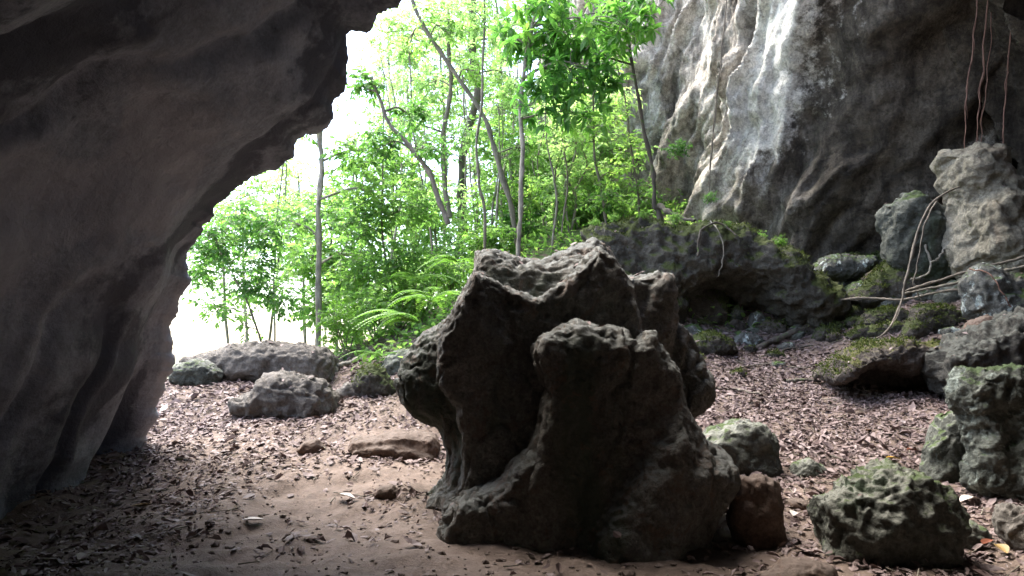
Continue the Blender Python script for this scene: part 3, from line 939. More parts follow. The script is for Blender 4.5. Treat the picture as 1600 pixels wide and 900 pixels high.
toc = cen[None, None] + np.array([0, 0, 0]) - inner
toc[..., 1] = 0
sgn = np.sign((Nn * toc).sum(2, keepdims=True))
Nn = Nn * np.where(sgn == 0, 1, sgn)
Uc = us[None, :] + 0 * vs_in[:, None]
Vc = 8.9 - inner[..., 1]
wv = Vc + 0.02 * Uc + 0.35 * fbm(inner * 0.4, 3)      # folds run obliquely up the wall
d = 0.16 * ridged(np.stack([wv * 0.42, Uc * 0.07, 0 * Uc + 2.0], -1), 2, 0.45) + 0.16 * fbm(inner * 0.55 + 4, 3) + 0.022 * fbm(inner * 3 + 8, 4)
pk = np.clip(perlin(inner * 2.3 + 40) - 0.3, 0, 1)
d = d - 0.06 * pk
cr = np.abs(perlin(np.stack([wv * 0.8 + 3, Uc * 0.16, 0 * Uc + 6.0], -1)))
d = d - 0.07 * np.exp(-(cr / 0.045) ** 2) + 0.03 * np.exp(-((cr - 0.12) / 0.06) ** 2)
# the dark cleft that runs up just inside the mouth
cl = np.exp(-((Vc - 0.75 - 0.10 * Uc + 0.15 * perlin(inner * 0.9)) / 0.28) ** 2) * np.clip(1 - Uc / 3.6, 0, 1) ** 0.5
d = d - 0.5 * cl
# beyond a long edge the wall falls back into a dark side passage
ed = 2.7 + 0.75 * (inner[..., 2] - 0.3) + 0.25 * fbm(inner * 0.8 + 60, 3)
rc = np.clip((Vc - ed) / 0.7, 0, 1)
rc = rc * rc * (3 - 2 * rc) * np.clip(1 - (inner[..., 2] - 4.2) / 1.5, 0, 1) * (inner[..., 0] < 0.5)
d = d - 2.0 * rc
fade = np.clip(vs_in / 0.05, 0, 1)[:, None]
inner = inner + Nn * (d * (0.10 + 0.90 * fade))[..., None]
outer = []
for off, yo in ((12, -9), (6, -4), (2.6, -1.3), (1.2, -0.45), (0.5, -0.05), (0.18, 0.06), (0.05, 0.03)):
    Q = rim + rad * off
    Q[:, 1] += yo
    Q += (rad * (0.25 * min(off, 2) * fbm(Q * 0.8, 4))[:, None])
    outer.append(Q)
allr = np.concatenate([np.array(outer), inner], 0)
fc = grid_faces(*allr.shape[:2])
band = 0.5 + 0.42 * fbm(np.stack([wv * 0.8 + 0.5 * perlin(inner * 0.8), Uc * 0.26, 0 * Uc + 12.0], -1), 4, 0.55) + 0.25 * cl  # cl also puts the shade of the cleft into the colour
band = np.concatenate([np.full((len(outer), NU), 0.5), band], 0)
cw = mesh_obj('cave_wall', allr.reshape(-1, 3), fc[:, ::-1].copy(), M['cave'], attrs={'bands': band.ravel()})
tag(cw, 'dark leaning cave wall on the left, arching up into the roof', 'cave wall')

# ------------------------------------------------------------------ cliff on the right
cb = [(0.6, 31), (1.1, 26), (2.0, 21.5), (3.0, 19.6), (4.2, 18.2), (5.4, 16.9), (6.4, 15.9), (7.4, 15.4), (8.6, 15.8), (9.9, 16.4), (11.0, 15.6), (11.4, 13.5), (11.2, 11)]
cb = np.array([(x, y, 0) for x, y in cb], float)
cpath = smooth_path(cb, 400)[:, :2]
sl_ = np.r_[0, np.cumsum(np.linalg.norm(np.diff(cpath, axis=0), axis=1))]
ns = 430
sv = np.r_[np.linspace(0, 9, 60, endpoint=False), np.linspace(9, sl_[-1], ns - 60)]
cx = np.interp(sv, sl_, cpath[:, 0])
cy = np.interp(sv, sl_, cpath[:, 1])
zv = np.linspace(-0.5, 15, 300)
tx, ty = np.gradient(cx), np.gradient(cy)
tl_ = np.hypot(tx, ty)
nx_, ny_ = ty / tl_, -tx / tl_          # towards the open side (left / viewer)
kern = np.hanning(41)
kern /= kern.sum()
nx_ = np.convolve(np.r_[np.full(20, nx_[0]), nx_, np.full(20, nx_[-1])], kern, 'valid')
ny_ = np.convolve(np.r_[np.full(20, ny_[0]), ny_, np.full(20, ny_[-1])], kern, 'valid')
SGN = 1.0 if (nx_[200] * -1 + ny_[200] * -1) > 0 else -1.0
nx_, ny_ = nx_ * SGN, ny_ * SGN
S2, Z2_ = np.meshgrid(sv, zv, indexing='ij')
lean = np.interp(cx, [0, 4.5, 6.5, 8.0, 11], [-0.10, -0.06, 0.14, 0.42, 0.5])     # overhangs towards the right
ov = lean[:, None] * np.clip(Z2_ - 2.0, 0, None) * (0.6 + 0.07 * Z2_)
base = np.stack([cx[:, None] + 0 * Z2_, cy[:, None] + 0 * Z2_, Z2_], -1)
sd = S2 - 0.50 * (Z2_ - 4) + 0.5 * fbm(np.stack([S2 * 0.35, Z2_ * 0.3, 0 * S2], -1), 3)
flute = 0.72 * ridged(np.stack([sd * 0.42, Z2_ * 0.06, 0 * S2 + 1.3], -1), 3, 0.55)
lump = 0.35 * fbm(base * 0.35 + 2, 4)
msk = np.clip(0.45 + 1.3 * fbm(base * 0.5 + 70, 3), 0, 1.2)
det = 0.07 * msk * ridged(np.stack([sd * 3.6, Z2_ * 0.7, 0 * S2 + 4.0], -1), 3, 0.6) + 0.13 * msk * ridged(np.stack([sd * 1.9, Z2_ * 0.45, 0 * S2 + 9.0], -1), 4, 0.55) + 0.12 * fbm(base * np.array([1.7, 1.7, 0.9]), 6, 0.62) - 0.10 * np.abs(perlin(base * np.array([0.9, 0.9, 0.45]) + 33))
# one great rib of flowstone that catches the sky
rib = np.exp(-((sd - np.interp(5.4, cx, sv) + 0.1) / 0.55) ** 2) * np.interp(Z2_, [2, 5, 9, 15], [0.3, 0.9, 1.0, 0.6])
rib2 = np.exp(-((sd - np.interp(7.3, cx, sv)) / 0.35) ** 2) * np.interp(Z2_, [2, 5, 9, 15], [0.2, 0.35, 0.8, 0.6])
alc = np.exp(-((S2 - np.interp(9.6, cx, sv)) / 1.5) ** 2) * np.exp(-((Z2_ - 4.4) / 2.2) ** 2)
calc_light = np.clip(np.exp(-((sd - np.interp(5.1, cx, sv) + 0.1) / 0.95) ** 2) * np.interp(Z2_, [3.5, 5.2, 6.2, 9, 12], [0.0, 0.45, 1.0, 1.0, 0.5]) + 0.8 * np.exp(-((sd - np.interp(7.3, cx, sv)) / 0.22) ** 2) * np.interp(Z2_, [2, 3, 6, 9], [0.4, 0.9, 0.8, 1.0]) * (0.5 + perlin(base * 1.3)), 0, 1)  # pale calcite, widened and whitened to paint strong light on the rib
off = ov + flute + lump + det + 1.15 * rib + 0.5 * rib2 - 1.6 * alc
CV = base.copy()
CV[..., 0] += nx_[:, None] * off
CV[..., 1] += ny_[:, None] * off
# top runs back as the hill above the cliff
top1 = CV[:, -1:, :] - np.stack([nx_ * 4, ny_ * 4, -1.2 + 0 * nx_], -1)[:, None]
top2 = CV[:, -1:, :] - np.stack([nx_ * 14, ny_ * 14, -3 + 0 * nx_], -1)[:, None]
CV = np.concatenate([CV, top1, top2], 1)
cf = grid_faces(*CV.shape[:2])
calc_light = np.concatenate([calc_light, calc_light[:, -1:], calc_light[:, -1:]], 1)
co = mesh_obj('cliff', CV.reshape(-1, 3), cf, M['cliff'], attrs={'calcite_light': calc_light.ravel()})
tag(co, 'tall fluted limestone cliff at the right with pale streaks and a dark overhang', 'cliff')

# ------------------------------------------------------------------ leaves
def twiggy(centers, radii, ntwigs, rng, leaf, per=8, ratio=0.42, flat=0.6, whorl=False, droop=0.25):
    """leaves carried on twigs inside ellipsoids. Returns verts, tris, rnd, twig segs"""
    P, D, U, Ls, Rn, segs = [], [], [], [], [], []
    for c, r, nt_ in zip(centers, radii, ntwigs):
        tone = rng.normal(0, 0.12)
        for _ in range(nt_):
            v = rand_dirs(1, rng)[0]
            o = c + v * r * np.array([1, 1, 0.75]) * rng.random() ** 0.45
            td = rand_dirs(1, rng, 0.05, flat)[0] + 0.5 * v
            td /= np.linalg.norm(td)
            tlen = leaf * per * (0.10 if whorl else 0.27) * rng.uniform(0.7, 1.3)
            segs.append((o, o + td * tlen))
            tt = rng.normal(tone, 0.1)
            for k in range(per):
                f = (k + 0.5) / per
                if whorl:
                    a = 2 * math.pi * k / per + rng.normal(0, 0.2)
                    s1 = np.cross(td, [0.3, 0.2, 0.9])
                    s1 /= np.linalg.norm(s1)
                    s2 = np.cross(td, s1)
                    d = td * 0.35 + s1 * math.cos(a) + s2 * math.sin(a) + np.array([0, 0, -0.15])
                    p = o + td * tlen * (0.8 + 0.2 * f)
                else:
                    side = 1 if k % 2 else -1
                    s1 = np.cross(td, [0, 0, 1.0])
                    s1 /= np.linalg.norm(s1) + 1e-9
                    d = td * 0.55 + side * s1 * 0.85 + rng.normal(0, 0.25, 3) + np.array([0, 0, -0.25])
                    p = o + td * tlen * f
                P.append(p)
                D.append(d)
                U.append(np.array([0, 0, 1.0]) + rng.normal(0, 0.45, 3))
                Ls.append(leaf * rng.uniform(0.65, 1.2))
                Rn.append(0.5 + tt + rng.normal(0, 0.13))
    Ls = np.array(Ls)
    V, T = leaf_batch(np.array(P), np.array(D), np.array(U), Ls, Ls * ratio, 0.14, droop)
    return V, T, np.repeat(np.clip(Rn, 0, 1), 7), segs

def seg_tubes(segs, r0, r1, sides=3):
    S = np.array(segs)
    a, b = S[:, 0], S[:, 1]
    d = b - a
    d = d / (np.linalg.norm(d, axis=1)[:, None] + 1e-9)
    s = np.cross(d, [0.37, 0.21, 0.9])
    s /= np.linalg.norm(s, axis=1)[:, None] + 1e-9
    u = np.cross(s, d)
    n = len(S)
    V = []
    for p, r in ((a, r0), (b, r1)):
        for j in range(sides):
            an = 2 * math.pi * j / sides
            V.append(p + r * (math.cos(an) * s + math.sin(an) * u))
    V = np.stack(V, 1).reshape(-1, 3)
    T = []
    for j in range(sides):
        k = (j + 1) % sides
        T += [(j, k, sides + k), (j, sides + k, sides + j)]
    Fc = (np.arange(n)[:, None, None] * 2 * sides + np.array(T)[None]).reshape(-1, 3)
    return V, Fc

LEAF = 0.82
def foliage(name, parent, centers, radii, ntw, rng, leaf, mat, bark, **k):
    if not k.get('whorl'):
        leaf = leaf * LEAF
        ntw = [max(2, int(x * 1.75)) for x in ntw]
    V, T, rn, segs = twiggy(centers, radii, ntw, rng, leaf, **k)
    # twigs, plus a thin shoot from the crown centres to some of the twigs
    tv, tf = seg_tubes(segs, leaf * 0.035, leaf * 0.018)
    V2 = np.vstack([V, tv])
    F2 = np.vstack([T, tf + len(V)])
    mi = np.r_[np.zeros(len(T)), np.ones(len(tf))]
    rn2 = np.r_[rn, np.full(len(tv), 0.5)]
    return mesh_obj(name, V2, F2, [mat, bark], parent, smooth=False, attrs={'rnd': rn2}, mat_idx=mi, origin=np.array(parent.location) if parent else None)

def tree(name, label, path, w0, w1, Y, clusters, leaf=0.14, mat='leaf', bark='bark', per=8, whorl=False, group=None, seed=0, n_out=40, Y1=None, cat='tree', ratio=0.42, flare=1.0, limbs=True, droop=0.25, dens=1.0):
    """path from base to top in pixels; clusters (px, py, r_px, ntwigs[, dY])"""
    rng = np.random.default_rng(1000 + seed)
    Y1 = Y if Y1 is None else Y1
    n = len(path)
    pts = [at(p[0], p[1], Y + (Y1 - Y) * i / max(1, n - 1)) for i, p in enumerate(path)]
    gz = float(ground_z(np.array([pts[0][0]]), np.array([pts[0][1]]))[0])
    if pts[0][2] > gz + 0.05 and pts[0][2] - gz < 1.6:
        pts.insert(0, np.array([pts[0][0], pts[0][1], gz - 0.1]))
    P = smooth_path(pts, 36)
    L = np.linalg.norm(P[-1] - P[0])
    P = P + np.c_[0.006 * L * perlin(np.c_[np.linspace(0, 6, 36), np.full(36, seed * 1.7), np.zeros(36)]), np.zeros(36), np.zeros(36)]
    root = empty(name, P[0])
    tag(root, label, cat, group)
    k = Y / F * 0.5 * 0.7
    m = MB()
    rad_ = [w0 * k * flare, w0 * k * (1 + (flare - 1) * 0.25), w0 * k, w0 * k * 0.95] + [w0 * k + (w1 - w0) * k * t for t in (0.35, 0.5, 0.65, 0.8, 1.0)]
    v, q = tube(P, rad_, 10, 0.55, seed)
    m.add(v, q)
    C, Rr, Nt = [], [], []
    for c in clusters:
        dY = c[4] if len(c) > 4 else 0.0
        p = at(c[0], c[1], Y + dY)
        C.append(p)
        Rr.append(c[2] / F * Y)
        Nt.append(max(1, int(c[3] * 1.7 * dens)))
        if limbs:
            # limb from the nearest lower trunk point to the clump
            dd = np.linalg.norm(P - p, axis=1) + np.where(P[:, 2] > p[2] - 0.1, 0.8, 0)
            i = int(np.argmin(dd))
            a = P[i]
            mid = (a + p) / 2 + np.array([rng.normal(0, 0.1), rng.normal(0, 0.1), 0.12 * np.linalg.norm(p - a)])
            lp = smooth_path([a, mid, p], 10)
            r0 = min(w0 * k * 0.55, 0.016 + 0.012 * np.linalg.norm(p - a))
            v, q = tube(lp, [r0, r0 * 0.35], 5)
            m.add(v, q)
            for _ in range(4):
                e = p + rand_dirs(1, rng, 0.1)[0] * Rr[-1] * 0.8
                lp2 = smooth_path([lp[6], (lp[6] + e) / 2 + rng.normal(0, 0.06, 3), e], 7)
                v, q = tube(lp2, [r0 * 0.5, r0 * 0.15], 4)
                m.add(v, q)
    m.build('trunk', M[bark], root, origin=root.location)
    if C:
        foliage('crown', root, C, Rr, Nt, rng, leaf, M[mat], M[bark], per=per, whorl=whorl, ratio=ratio, droop=droop)
    return root

TG = 'trees growing outside the cave mouth'
tree('slim_tree', 'slim straight pale trunk rising behind the flat slab at the cave mouth', [(495, 560), (498, 480), (500, 400), (497, 320), (500, 260), (500, 205), (505, 120), (520, 30), (535, -60)], 14, 9, 13.6,
     [(560, 235, 40, 26), (585, 300, 38, 20), (450, 350, 45, 22), (545, 400, 35, 14, 0.6), (470, 200, 25, 6)], leaf=0.15, bark='barkpale', seed=1, group=TG)
tree('leaning_tree', 'bent grey trunk slanting from the roof edge down to the right', [(812, 400), (800, 330), (782, 270), (768, 222), (755, 182), (722, 130), (690, 85), (664, 45), (648, 8), (630, -60)], 12, 8, 15.5,
     [(690, 40, 40, 18), (640, 70, 32, 12, 1), (740, 110, 30, 12), (820, 230, 30, 14)], leaf=0.15, seed=2, group=TG)
tree('slim_tree', 'thin wavy trunk running up beside the crossing bent trunk', [(757, 330), (750, 290), (745, 230), (752, 160), (755, 80), (757, 0), (760, -80)], 7, 5, 14.8,
     [(765, 40, 30, 12), (735, 15, 28, 10), (790, 120, 26, 10, 1.0)], leaf=0.14, seed=3, group=TG, mat='leafpale')
tree('slim_tree', 'crooked double stemmed trunk left of the bent trunk', [(702, 340), (692, 260), (694, 200), (705, 140), (700, 70), (700, 10), (705, -60)], 11, 7, 16.5,
     [(670, 130, 38, 22, 0.5), (700, 40, 36, 14), (640, 190, 34, 18), (720, 215, 26, 10)], leaf=0.15, seed=4, group=TG, mat='leafpale')
bt = tree('old_tree', 'thick dark old trunk carrying tufts of bromeliads, farthest back', [(722, 380), (720, 300), (722, 240), (735, 190), (748, 140), (742, 90), (735, 40), (742, -20), (745, -80)], 21, 12, 21.0,
          [(690, 60, 45, 20), (770, 60, 40, 16), (690, 240, 30, 12), (760, 270, 30, 14)], leaf=0.17, bark='barkdark', seed=5, group=TG, mat='leafpale')
tree('large_leaved_tree', 'pale upright trunk under a crown of large dark glossy leaves at the cliff', [(810, 395), (814, 330), (816, 250), (815, 170), (822, 90), (840, 10), (850, -60)], 11, 8, 13.8,
     [(835, 30, 50, 26), (890, 50, 50, 28), (860, 110, 48, 26), (925, 110, 46, 24), (830, 165, 30, 11), (975, 40, 42, 18), (905, 175, 36, 14), (1015, 25, 30, 10), (800, 60, 24, 8), (870, -30, 60, 22)],
     leaf=0.25, mat='leafbroad', bark='barkpale', per=9, whorl=True, dens=0.85, seed=6, group=TG, ratio=0.34)
tree('slim_tree', 'dark slender curved trunk with flared roots on top of the mossy shelf', [(1030, 338), (1024, 320), (1020, 270), (1008, 215), (998, 150), (985, 80), (975, 0), (965, -80)], 10, 6, 14.6,
     [(960, 25, 34, 10), (1000, -20, 40, 12), (940, 80, 24, 6)], leaf=0.22, mat='leafdark', bark='barkdark', seed=7, group=TG, flare=2.2)
tree('sapling', 'thin upright sapling standing against the cliff left of the curved trunk', [(947, 348), (940, 300), (930, 240), (928, 160), (925, 80), (920, 20)], 6, 3, 15.2,
     [(920, 200, 30, 12), (955, 270, 26, 10), (915, 130, 26, 8), (935, 310, 22, 8)], leaf=0.14, seed=8, group=TG)
tree('sapling', 'thin sapling between the upright sapling and the curved trunk', [(1000, 345), (996, 290), (985, 220), (975, 150), (962, 90), (955, 40)], 5, 3, 15.4,
     [(985, 240, 24, 8), (960, 180, 24, 8), (1003, 300, 18, 6), (965, 110, 24, 8)], leaf=0.14, seed=9, group=TG)
tree('leaning_tree', 'broken leaning trunk with a forked tip left of the crooked trunk', [(700, 350), (688, 320), (676, 280), (655, 248), (628, 215), (606, 190), (592, 150), (580, 120)], 12, 6, 13.0,
     [(575, 130, 20, 12), (640, 180, 30, 14, 0.6), (600, 220, 26, 12), (680, 230, 26, 8)], leaf=0.14, seed=10, group=TG, mat='leafdark')
tree('sapling', 'small two stemmed sapling in front of the white sky at the left', [(412, 560), (400, 510), (385, 470), (365, 430), (345, 395), (330, 360)], 5, 3, 13.2,
     [(340, 380, 32, 26), (400, 430, 34, 22), (315, 430, 24, 14), (375, 340, 30, 14), (440, 470, 30, 16), (330, 480, 26, 7), (420, 370, 32, 14), (385, 505, 22, 4)], leaf=0.14, seed=11, group=TG, mat='leafdark')
tree('sapling', 'bare thin stem rising through the leaves in the middle of the gap', [(618, 470), (605, 420), (597, 360), (597, 280), (600, 200), (600, 120)], 5, 3, 13.8,
     [(560, 350, 40, 26), (620, 330, 38, 26), (590, 420, 38, 26), (640, 400, 34, 22), (540, 450, 34, 22)], leaf=0.15, seed=12, group=TG)
tree('sapling', 'spindly sapling just left of the crooked double stem', [(640, 480), (622, 420), (612, 370), (615, 320), (612, 240)], 4, 3, 14.6,
     [(655, 330, 36, 24), (610, 260, 36, 22), (660, 280, 30, 16)], leaf=0.14, seed=13, group=TG)
tree('sapling', 'pale forked sapling beside the pale upright trunk', [(800, 400), (798, 350), (800, 300), (797, 250), (803, 200), (798, 140)], 6, 3, 16.6,
     [(790, 210, 30, 16), (830, 300, 30, 18), (780, 300, 28, 16), (800, 150, 26, 10)], leaf=0.15, seed=14, bark='barkpale', group=TG)
# deeper trees filling the gap
BG = 'background trees down the slope'
bg = [(380, 24, [(360, 330, 60, 34), (420, 300, 55, 32), (390, 400, 55, 26), (330, 420, 45, 16)], 'hazy bushy tree far down the slope at the left edge of the gap'),
      (470, 22, [(450, 260, 45, 20), (480, 330, 55, 40), (440, 380, 55, 34), (500, 420, 55, 34)], 'pale leafy tree beyond the slim pale trunk'),
      (560, 20, [(550, 290, 55, 40), (600, 250, 50, 32), (560, 380, 60, 50), (530, 460, 55, 44), (620, 440, 55, 44)], 'dense bright tree behind the bare thin stem'),
      (640, 21, [(640, 300, 60, 44), (660, 380, 60, 48), (600, 180, 45, 18), (650, 120, 45, 16), (690, 430, 55, 40)], 'broad tree behind the leaning broken trunk'),
      (740, 24, [(730, 330, 60, 44), (770, 250, 50, 30), (700, 180, 45, 18), (780, 180, 45, 20), (760, 380, 55, 40)], 'tall tree behind the thin wavy trunk'),
      (850, 22, [(850, 250, 55, 40), (870, 320, 55, 44), (900, 260, 45, 28), (830, 350, 50, 40), (860, 180, 45, 26)], 'tree in the corner where forest meets cliff'),
       (520, 17, [(520, 330, 45, 34), (480, 400, 45, 34), (540, 420, 45, 40), (500, 480, 40, 30), (570, 500, 40, 34)], 'leafy young tree right beside the slim pale trunk'),
       (680, 18, [(640, 350, 45, 36), (690, 320, 45, 34), (720, 400, 40, 34), (660, 420, 45, 40), (620, 470, 45, 40)], 'young tree with dense bright leaves below the crooked trunk'),
       (800, 19, [(790, 300, 45, 34), (830, 250, 45, 34), (770, 220, 40, 26), (820, 340, 45, 36), (880, 220, 40, 30), (860, 300, 40, 30)], 'young bright tree left of the corner where forest meets cliff'),
       (930, 17.5, [(900, 280, 34, 26), (940, 230, 30, 20), (930, 320, 34, 26), (890, 180, 34, 20), (960, 300, 30, 18), (975, 235, 28, 12), (955, 160, 30, 14), (1000, 310, 22, 9)], 'bushy young tree against the left end of the cliff'),
       (350, 19, [(320, 390, 42, 26), (370, 350, 42, 28), (430, 340, 42, 28), (350, 470, 36, 12), (410, 450, 36, 18)], 'pale young tree beyond the two stemmed sapling'),
       (690, 23, [(640, 60, 54, 36), (670, 150, 54, 34), (690, 10, 58, 36), (615, 120, 46, 22), (720, 120, 50, 30), (605, 50, 36, 14), (655, 215, 48, 28)], 'high crown of pale leaves behind the crooked trunk'),
      (780, 25, [(740, 60, 52, 36), (780, 120, 54, 32), (770, 10, 58, 34), (815, 170, 50, 34), (740, 170, 48, 32), (800, 60, 48, 30), (720, -20, 54, 26)], 'high crown of pale leaves behind the thin wavy trunk'),
      (905, 19, [(880, 130, 34, 22), (910, 200, 34, 24), (930, 150, 30, 18), (900, 260, 34, 24), (940, 60, 30, 14)], 'slender leafy tree close against the left edge of the cliff'),
      (610, 30, [(600, 90, 60, 18), (560, 160, 45, 12), (680, 90, 60, 20), (620, 30, 60, 16)], 'faint distant crown high up left of the bent trunk')]
for i, (px, Y, cl_, lab) in enumerate(bg):
    z0 = float(ground_z(np.array([(px - 800) / F * Y]), np.array([Y]))[0])
    # base pixel of the ground at this depth
    yy = np.linspace(200, 1200, 400)
    zz = np.array([at(px, q, Y)[2] for q in yy])
    pb = float(np.interp(z0, zz[::-1], yy[::-1]))
    topc = min(c[1] for c in cl_)
    tree('background_tree', lab, [(px, pb), (px + 6, (pb + topc) / 2), (px - 4, topc + 10)], 9, 4, Y, cl_, leaf=0.19, mat='leafpale' if i % 2 else 'leaf', bark='barkpale', seed=40 + i, group=BG, per=9)

srng = random.Random(31)
for i in range(28):
    px = srng.choice([430, 540, 570, 650, 672, 690, 735, 775, 790, 835, 850, 870, 895, 910, 628, 590]) + srng.uniform(-12, 12)
    Y = srng.uniform(15, 21)
    z0 = float(ground_z(np.array([(px - 800) / F * Y]), np.array([Y]))[0])
    yy = np.linspace(200, 1200, 400)
    zz = np.array([at(px, q_, Y)[2] for q_ in yy])
    pb = float(np.interp(z0, zz[::-1], yy[::-1]))
    tp = srng.uniform(40, 230)
    a_, b_, c_ = srng.uniform(-14, 14), srng.uniform(-18, 18), srng.uniform(-26, 26)
    tree('thin_stem', 'thin bare stem standing among the sunlit leaves beyond the cave mouth',
         [(px, pb), (px + a_, pb * 0.66 + tp * 0.34), (px + b_, pb * 0.33 + tp * 0.67), (px + c_, tp)], srng.uniform(4, 6.5), 2.5, Y,
         [(px + c_ * 0.8, tp + 10, 22, 6), (px + b_ + 14, pb * 0.33 + tp * 0.67, 22, 6)], leaf=0.13, mat='leafpale', bark='barkpale' if i % 2 else 'bark', seed=300 + i, group='thin stems in the forest')

# bromeliads on the old trunk (they grow on it: things of their own)
def rosette(name, label, cat, px, py, Y, r, n, mat, group=None, w=0.10, up=0.5, seed=0, droop=0.45):
    rng = np.random.default_rng(seed)
    c = at(px, py, Y)
    a = np.linspace(0, 2 * np.pi, n, endpoint=False) + rng.normal(0, 0.15, n)
    d = np.c_[np.cos(a), np.sin(a), rng.uniform(up * 0.5, up * 1.6, n)]
    L = r * rng.uniform(0.75, 1.2, n)
    V, T = leaf_batch(np.repeat(c[None], n, 0), d, np.tile([0, 0, 1.0], (n, 1)), L, L * w * 2, 0.2, droop)
    o = mesh_obj(name, V, T, M[mat], None, smooth=False, origin=c, attrs={'rnd': np.repeat(np.clip(0.6 + rng.normal(0, .2, n), 0, 1), 7)})
    tag(o, label, cat, group)
    return o
rosette('bromeliad', 'yellow green bromeliad tuft high on the thick dark trunk', 'plant', 728, 50, 20.6, 0.55, 16, 'fern', 'bromeliads on the old trunk', seed=1)
rosette('bromeliad', 'green bromeliad tuft halfway up the thick dark trunk', 'plant', 733, 92, 20.5, 0.5, 16, 'leafpale', 'bromeliads on the old trunk', seed=2)
rosette('bromeliad', 'lowest bromeliad tuft on the thick dark trunk', 'plant', 712, 130, 20.5, 0.4, 14, 'fern', 'bromeliads on the old trunk', seed=3)

# ferns on the slope left of the formation
def fern(px, py, Y, n, L, label, seed, aim=None):
    rng = np.random.default_rng(seed)
    c = at(px, py, Y)
    gz = float(ground_z(np.array([c[0]]), np.array([c[1]]))[0])
    root = empty('fern', c)
    tag(root, label, 'fern', 'ferns on the slope')
    for k in range(n):
        a = 2 * math.pi * k / n + rng.normal(0, 0.3)
        if aim is not None:
            a = aim + rng.normal(0, 0.8)
        l = L * rng.uniform(0.7, 1.15)
        d0 = np.array([math.cos(a), math.sin(a), 0])
        t = np.linspace(0, 1, 26)
        lift = rng.uniform(0.45, 0.8)
        path = c + d0[None] * (l * t)[:, None] + np.array([0, 0, 1.0])[None] * (l * (lift * t - 0.75 * t * t))[:, None]
        m = MB()
        v, q = tube(path, [0.006, 0.002], 4)
        side = np.cross(d0, [0, 0, 1.0])
        P, D, S = [], [], []
        for i in range(2, 26):
            w = 0.24 * l * (1 - t[i]) ** 0.7 * min(1, t[i] * 6)
            tg = path[i] - path[i - 1]
            tg /= np.linalg.norm(tg)
            for s in (-1, 1):
                P.append(path[i])
                D.append(side * s + tg * 0.35 + np.array([0, 0, -0.12]))
                S.append(max(w, 0.02))
        S = np.array(S)
        LV, LF = leaf_batch(np.array(P), np.array(D), np.tile([0, 0, 1.0], (len(P), 1)) + rng.normal(0, .1, (len(P), 3)), S, np.full(len(S), l * 0.032) + S * 0.06, 0.08, 0.1)
        qt = np.array([(a_, b_, c_) for a_, b_, c_, d_ in q] + [(a_, c_, d_) for a_, b_, c_, d_ in q])
        mesh_obj('frond', np.vstack([v, LV]), np.vstack([qt, LF + len(v)]), M['fern'], root, smooth=False, origin=c,
                 attrs={'rnd': np.r_[np.full(len(v), 0.3), np.repeat(np.clip(0.5 + rng.normal(0, .2, len(P)), 0, 1), 7)]})
    return root
fern(655, 505, 9.6, 7, 0.75, 'largest fern arching over the left shoulder of the formation', 1, aim=math.pi * 1.05)
fern(672, 470, 10.2, 8, 0.7, 'upright fern above the largest fern, close to the formation', 2)
fern(715, 410, 11.5, 6, 0.6, 'fern with broad fronds beside the crest of the formation', 3, aim=math.pi)
fern(600, 560, 11.8, 7, 0.65, 'fern growing above the dark wet boulder', 4)
fern(650, 440, 13.0, 8, 0.8, 'fern highest on the slope among the bushes', 5)
fern(560, 555, 13.2, 7, 0.6, 'small fern behind the mossy boulder', 6)

# undergrowth shrubs: three kinds, copied
def make_shrub(seed, mat, leaf, r, n):
    rng = np.random.default_rng(seed)
    root = empty('shrub', (0, 0, 0))
    m = MB()
    C, Rr, Nt = [], [], []
    for k in range(6):
        a = rng.uniform(0, 2 * math.pi)
        e = np.array([math.cos(a) * r * rng.uniform(.2, .7), math.sin(a) * r * rng.uniform(.2, .7), r * rng.uniform(.6, 1.5)])
        lp = smooth_path([np.zeros(3), e * 0.5 + rng.normal(0, .05, 3), e], 8)
        v, q = tube(lp, [0.014, 0.006], 5)
        m.add(v, q)
        C.append(e)
        Rr.append(r * 0.5)
        Nt.append(n // 6)
    m.build('stem', M['bark'], root)
    foliage('leaves', root, C, Rr, Nt, rng, leaf, M[mat], M['bark'])
    return root
def copy_tree(o, parent=None):
    c = o.copy()
    COL.objects.link(c)
    if parent is not None:
        c.parent = parent
    for ch in list(o.children):
        copy_tree(ch, c)
    return c
kinds = [make_shrub(201, 'leaf', 0.12, 0.55, 60), make_shrub(202, 'leafpale', 0.14, 0.6, 54), make_shrub(203, 'leafdark', 0.16, 0.55, 44), make_shrub(204, 'fern', 0.09, 0.5, 84)]
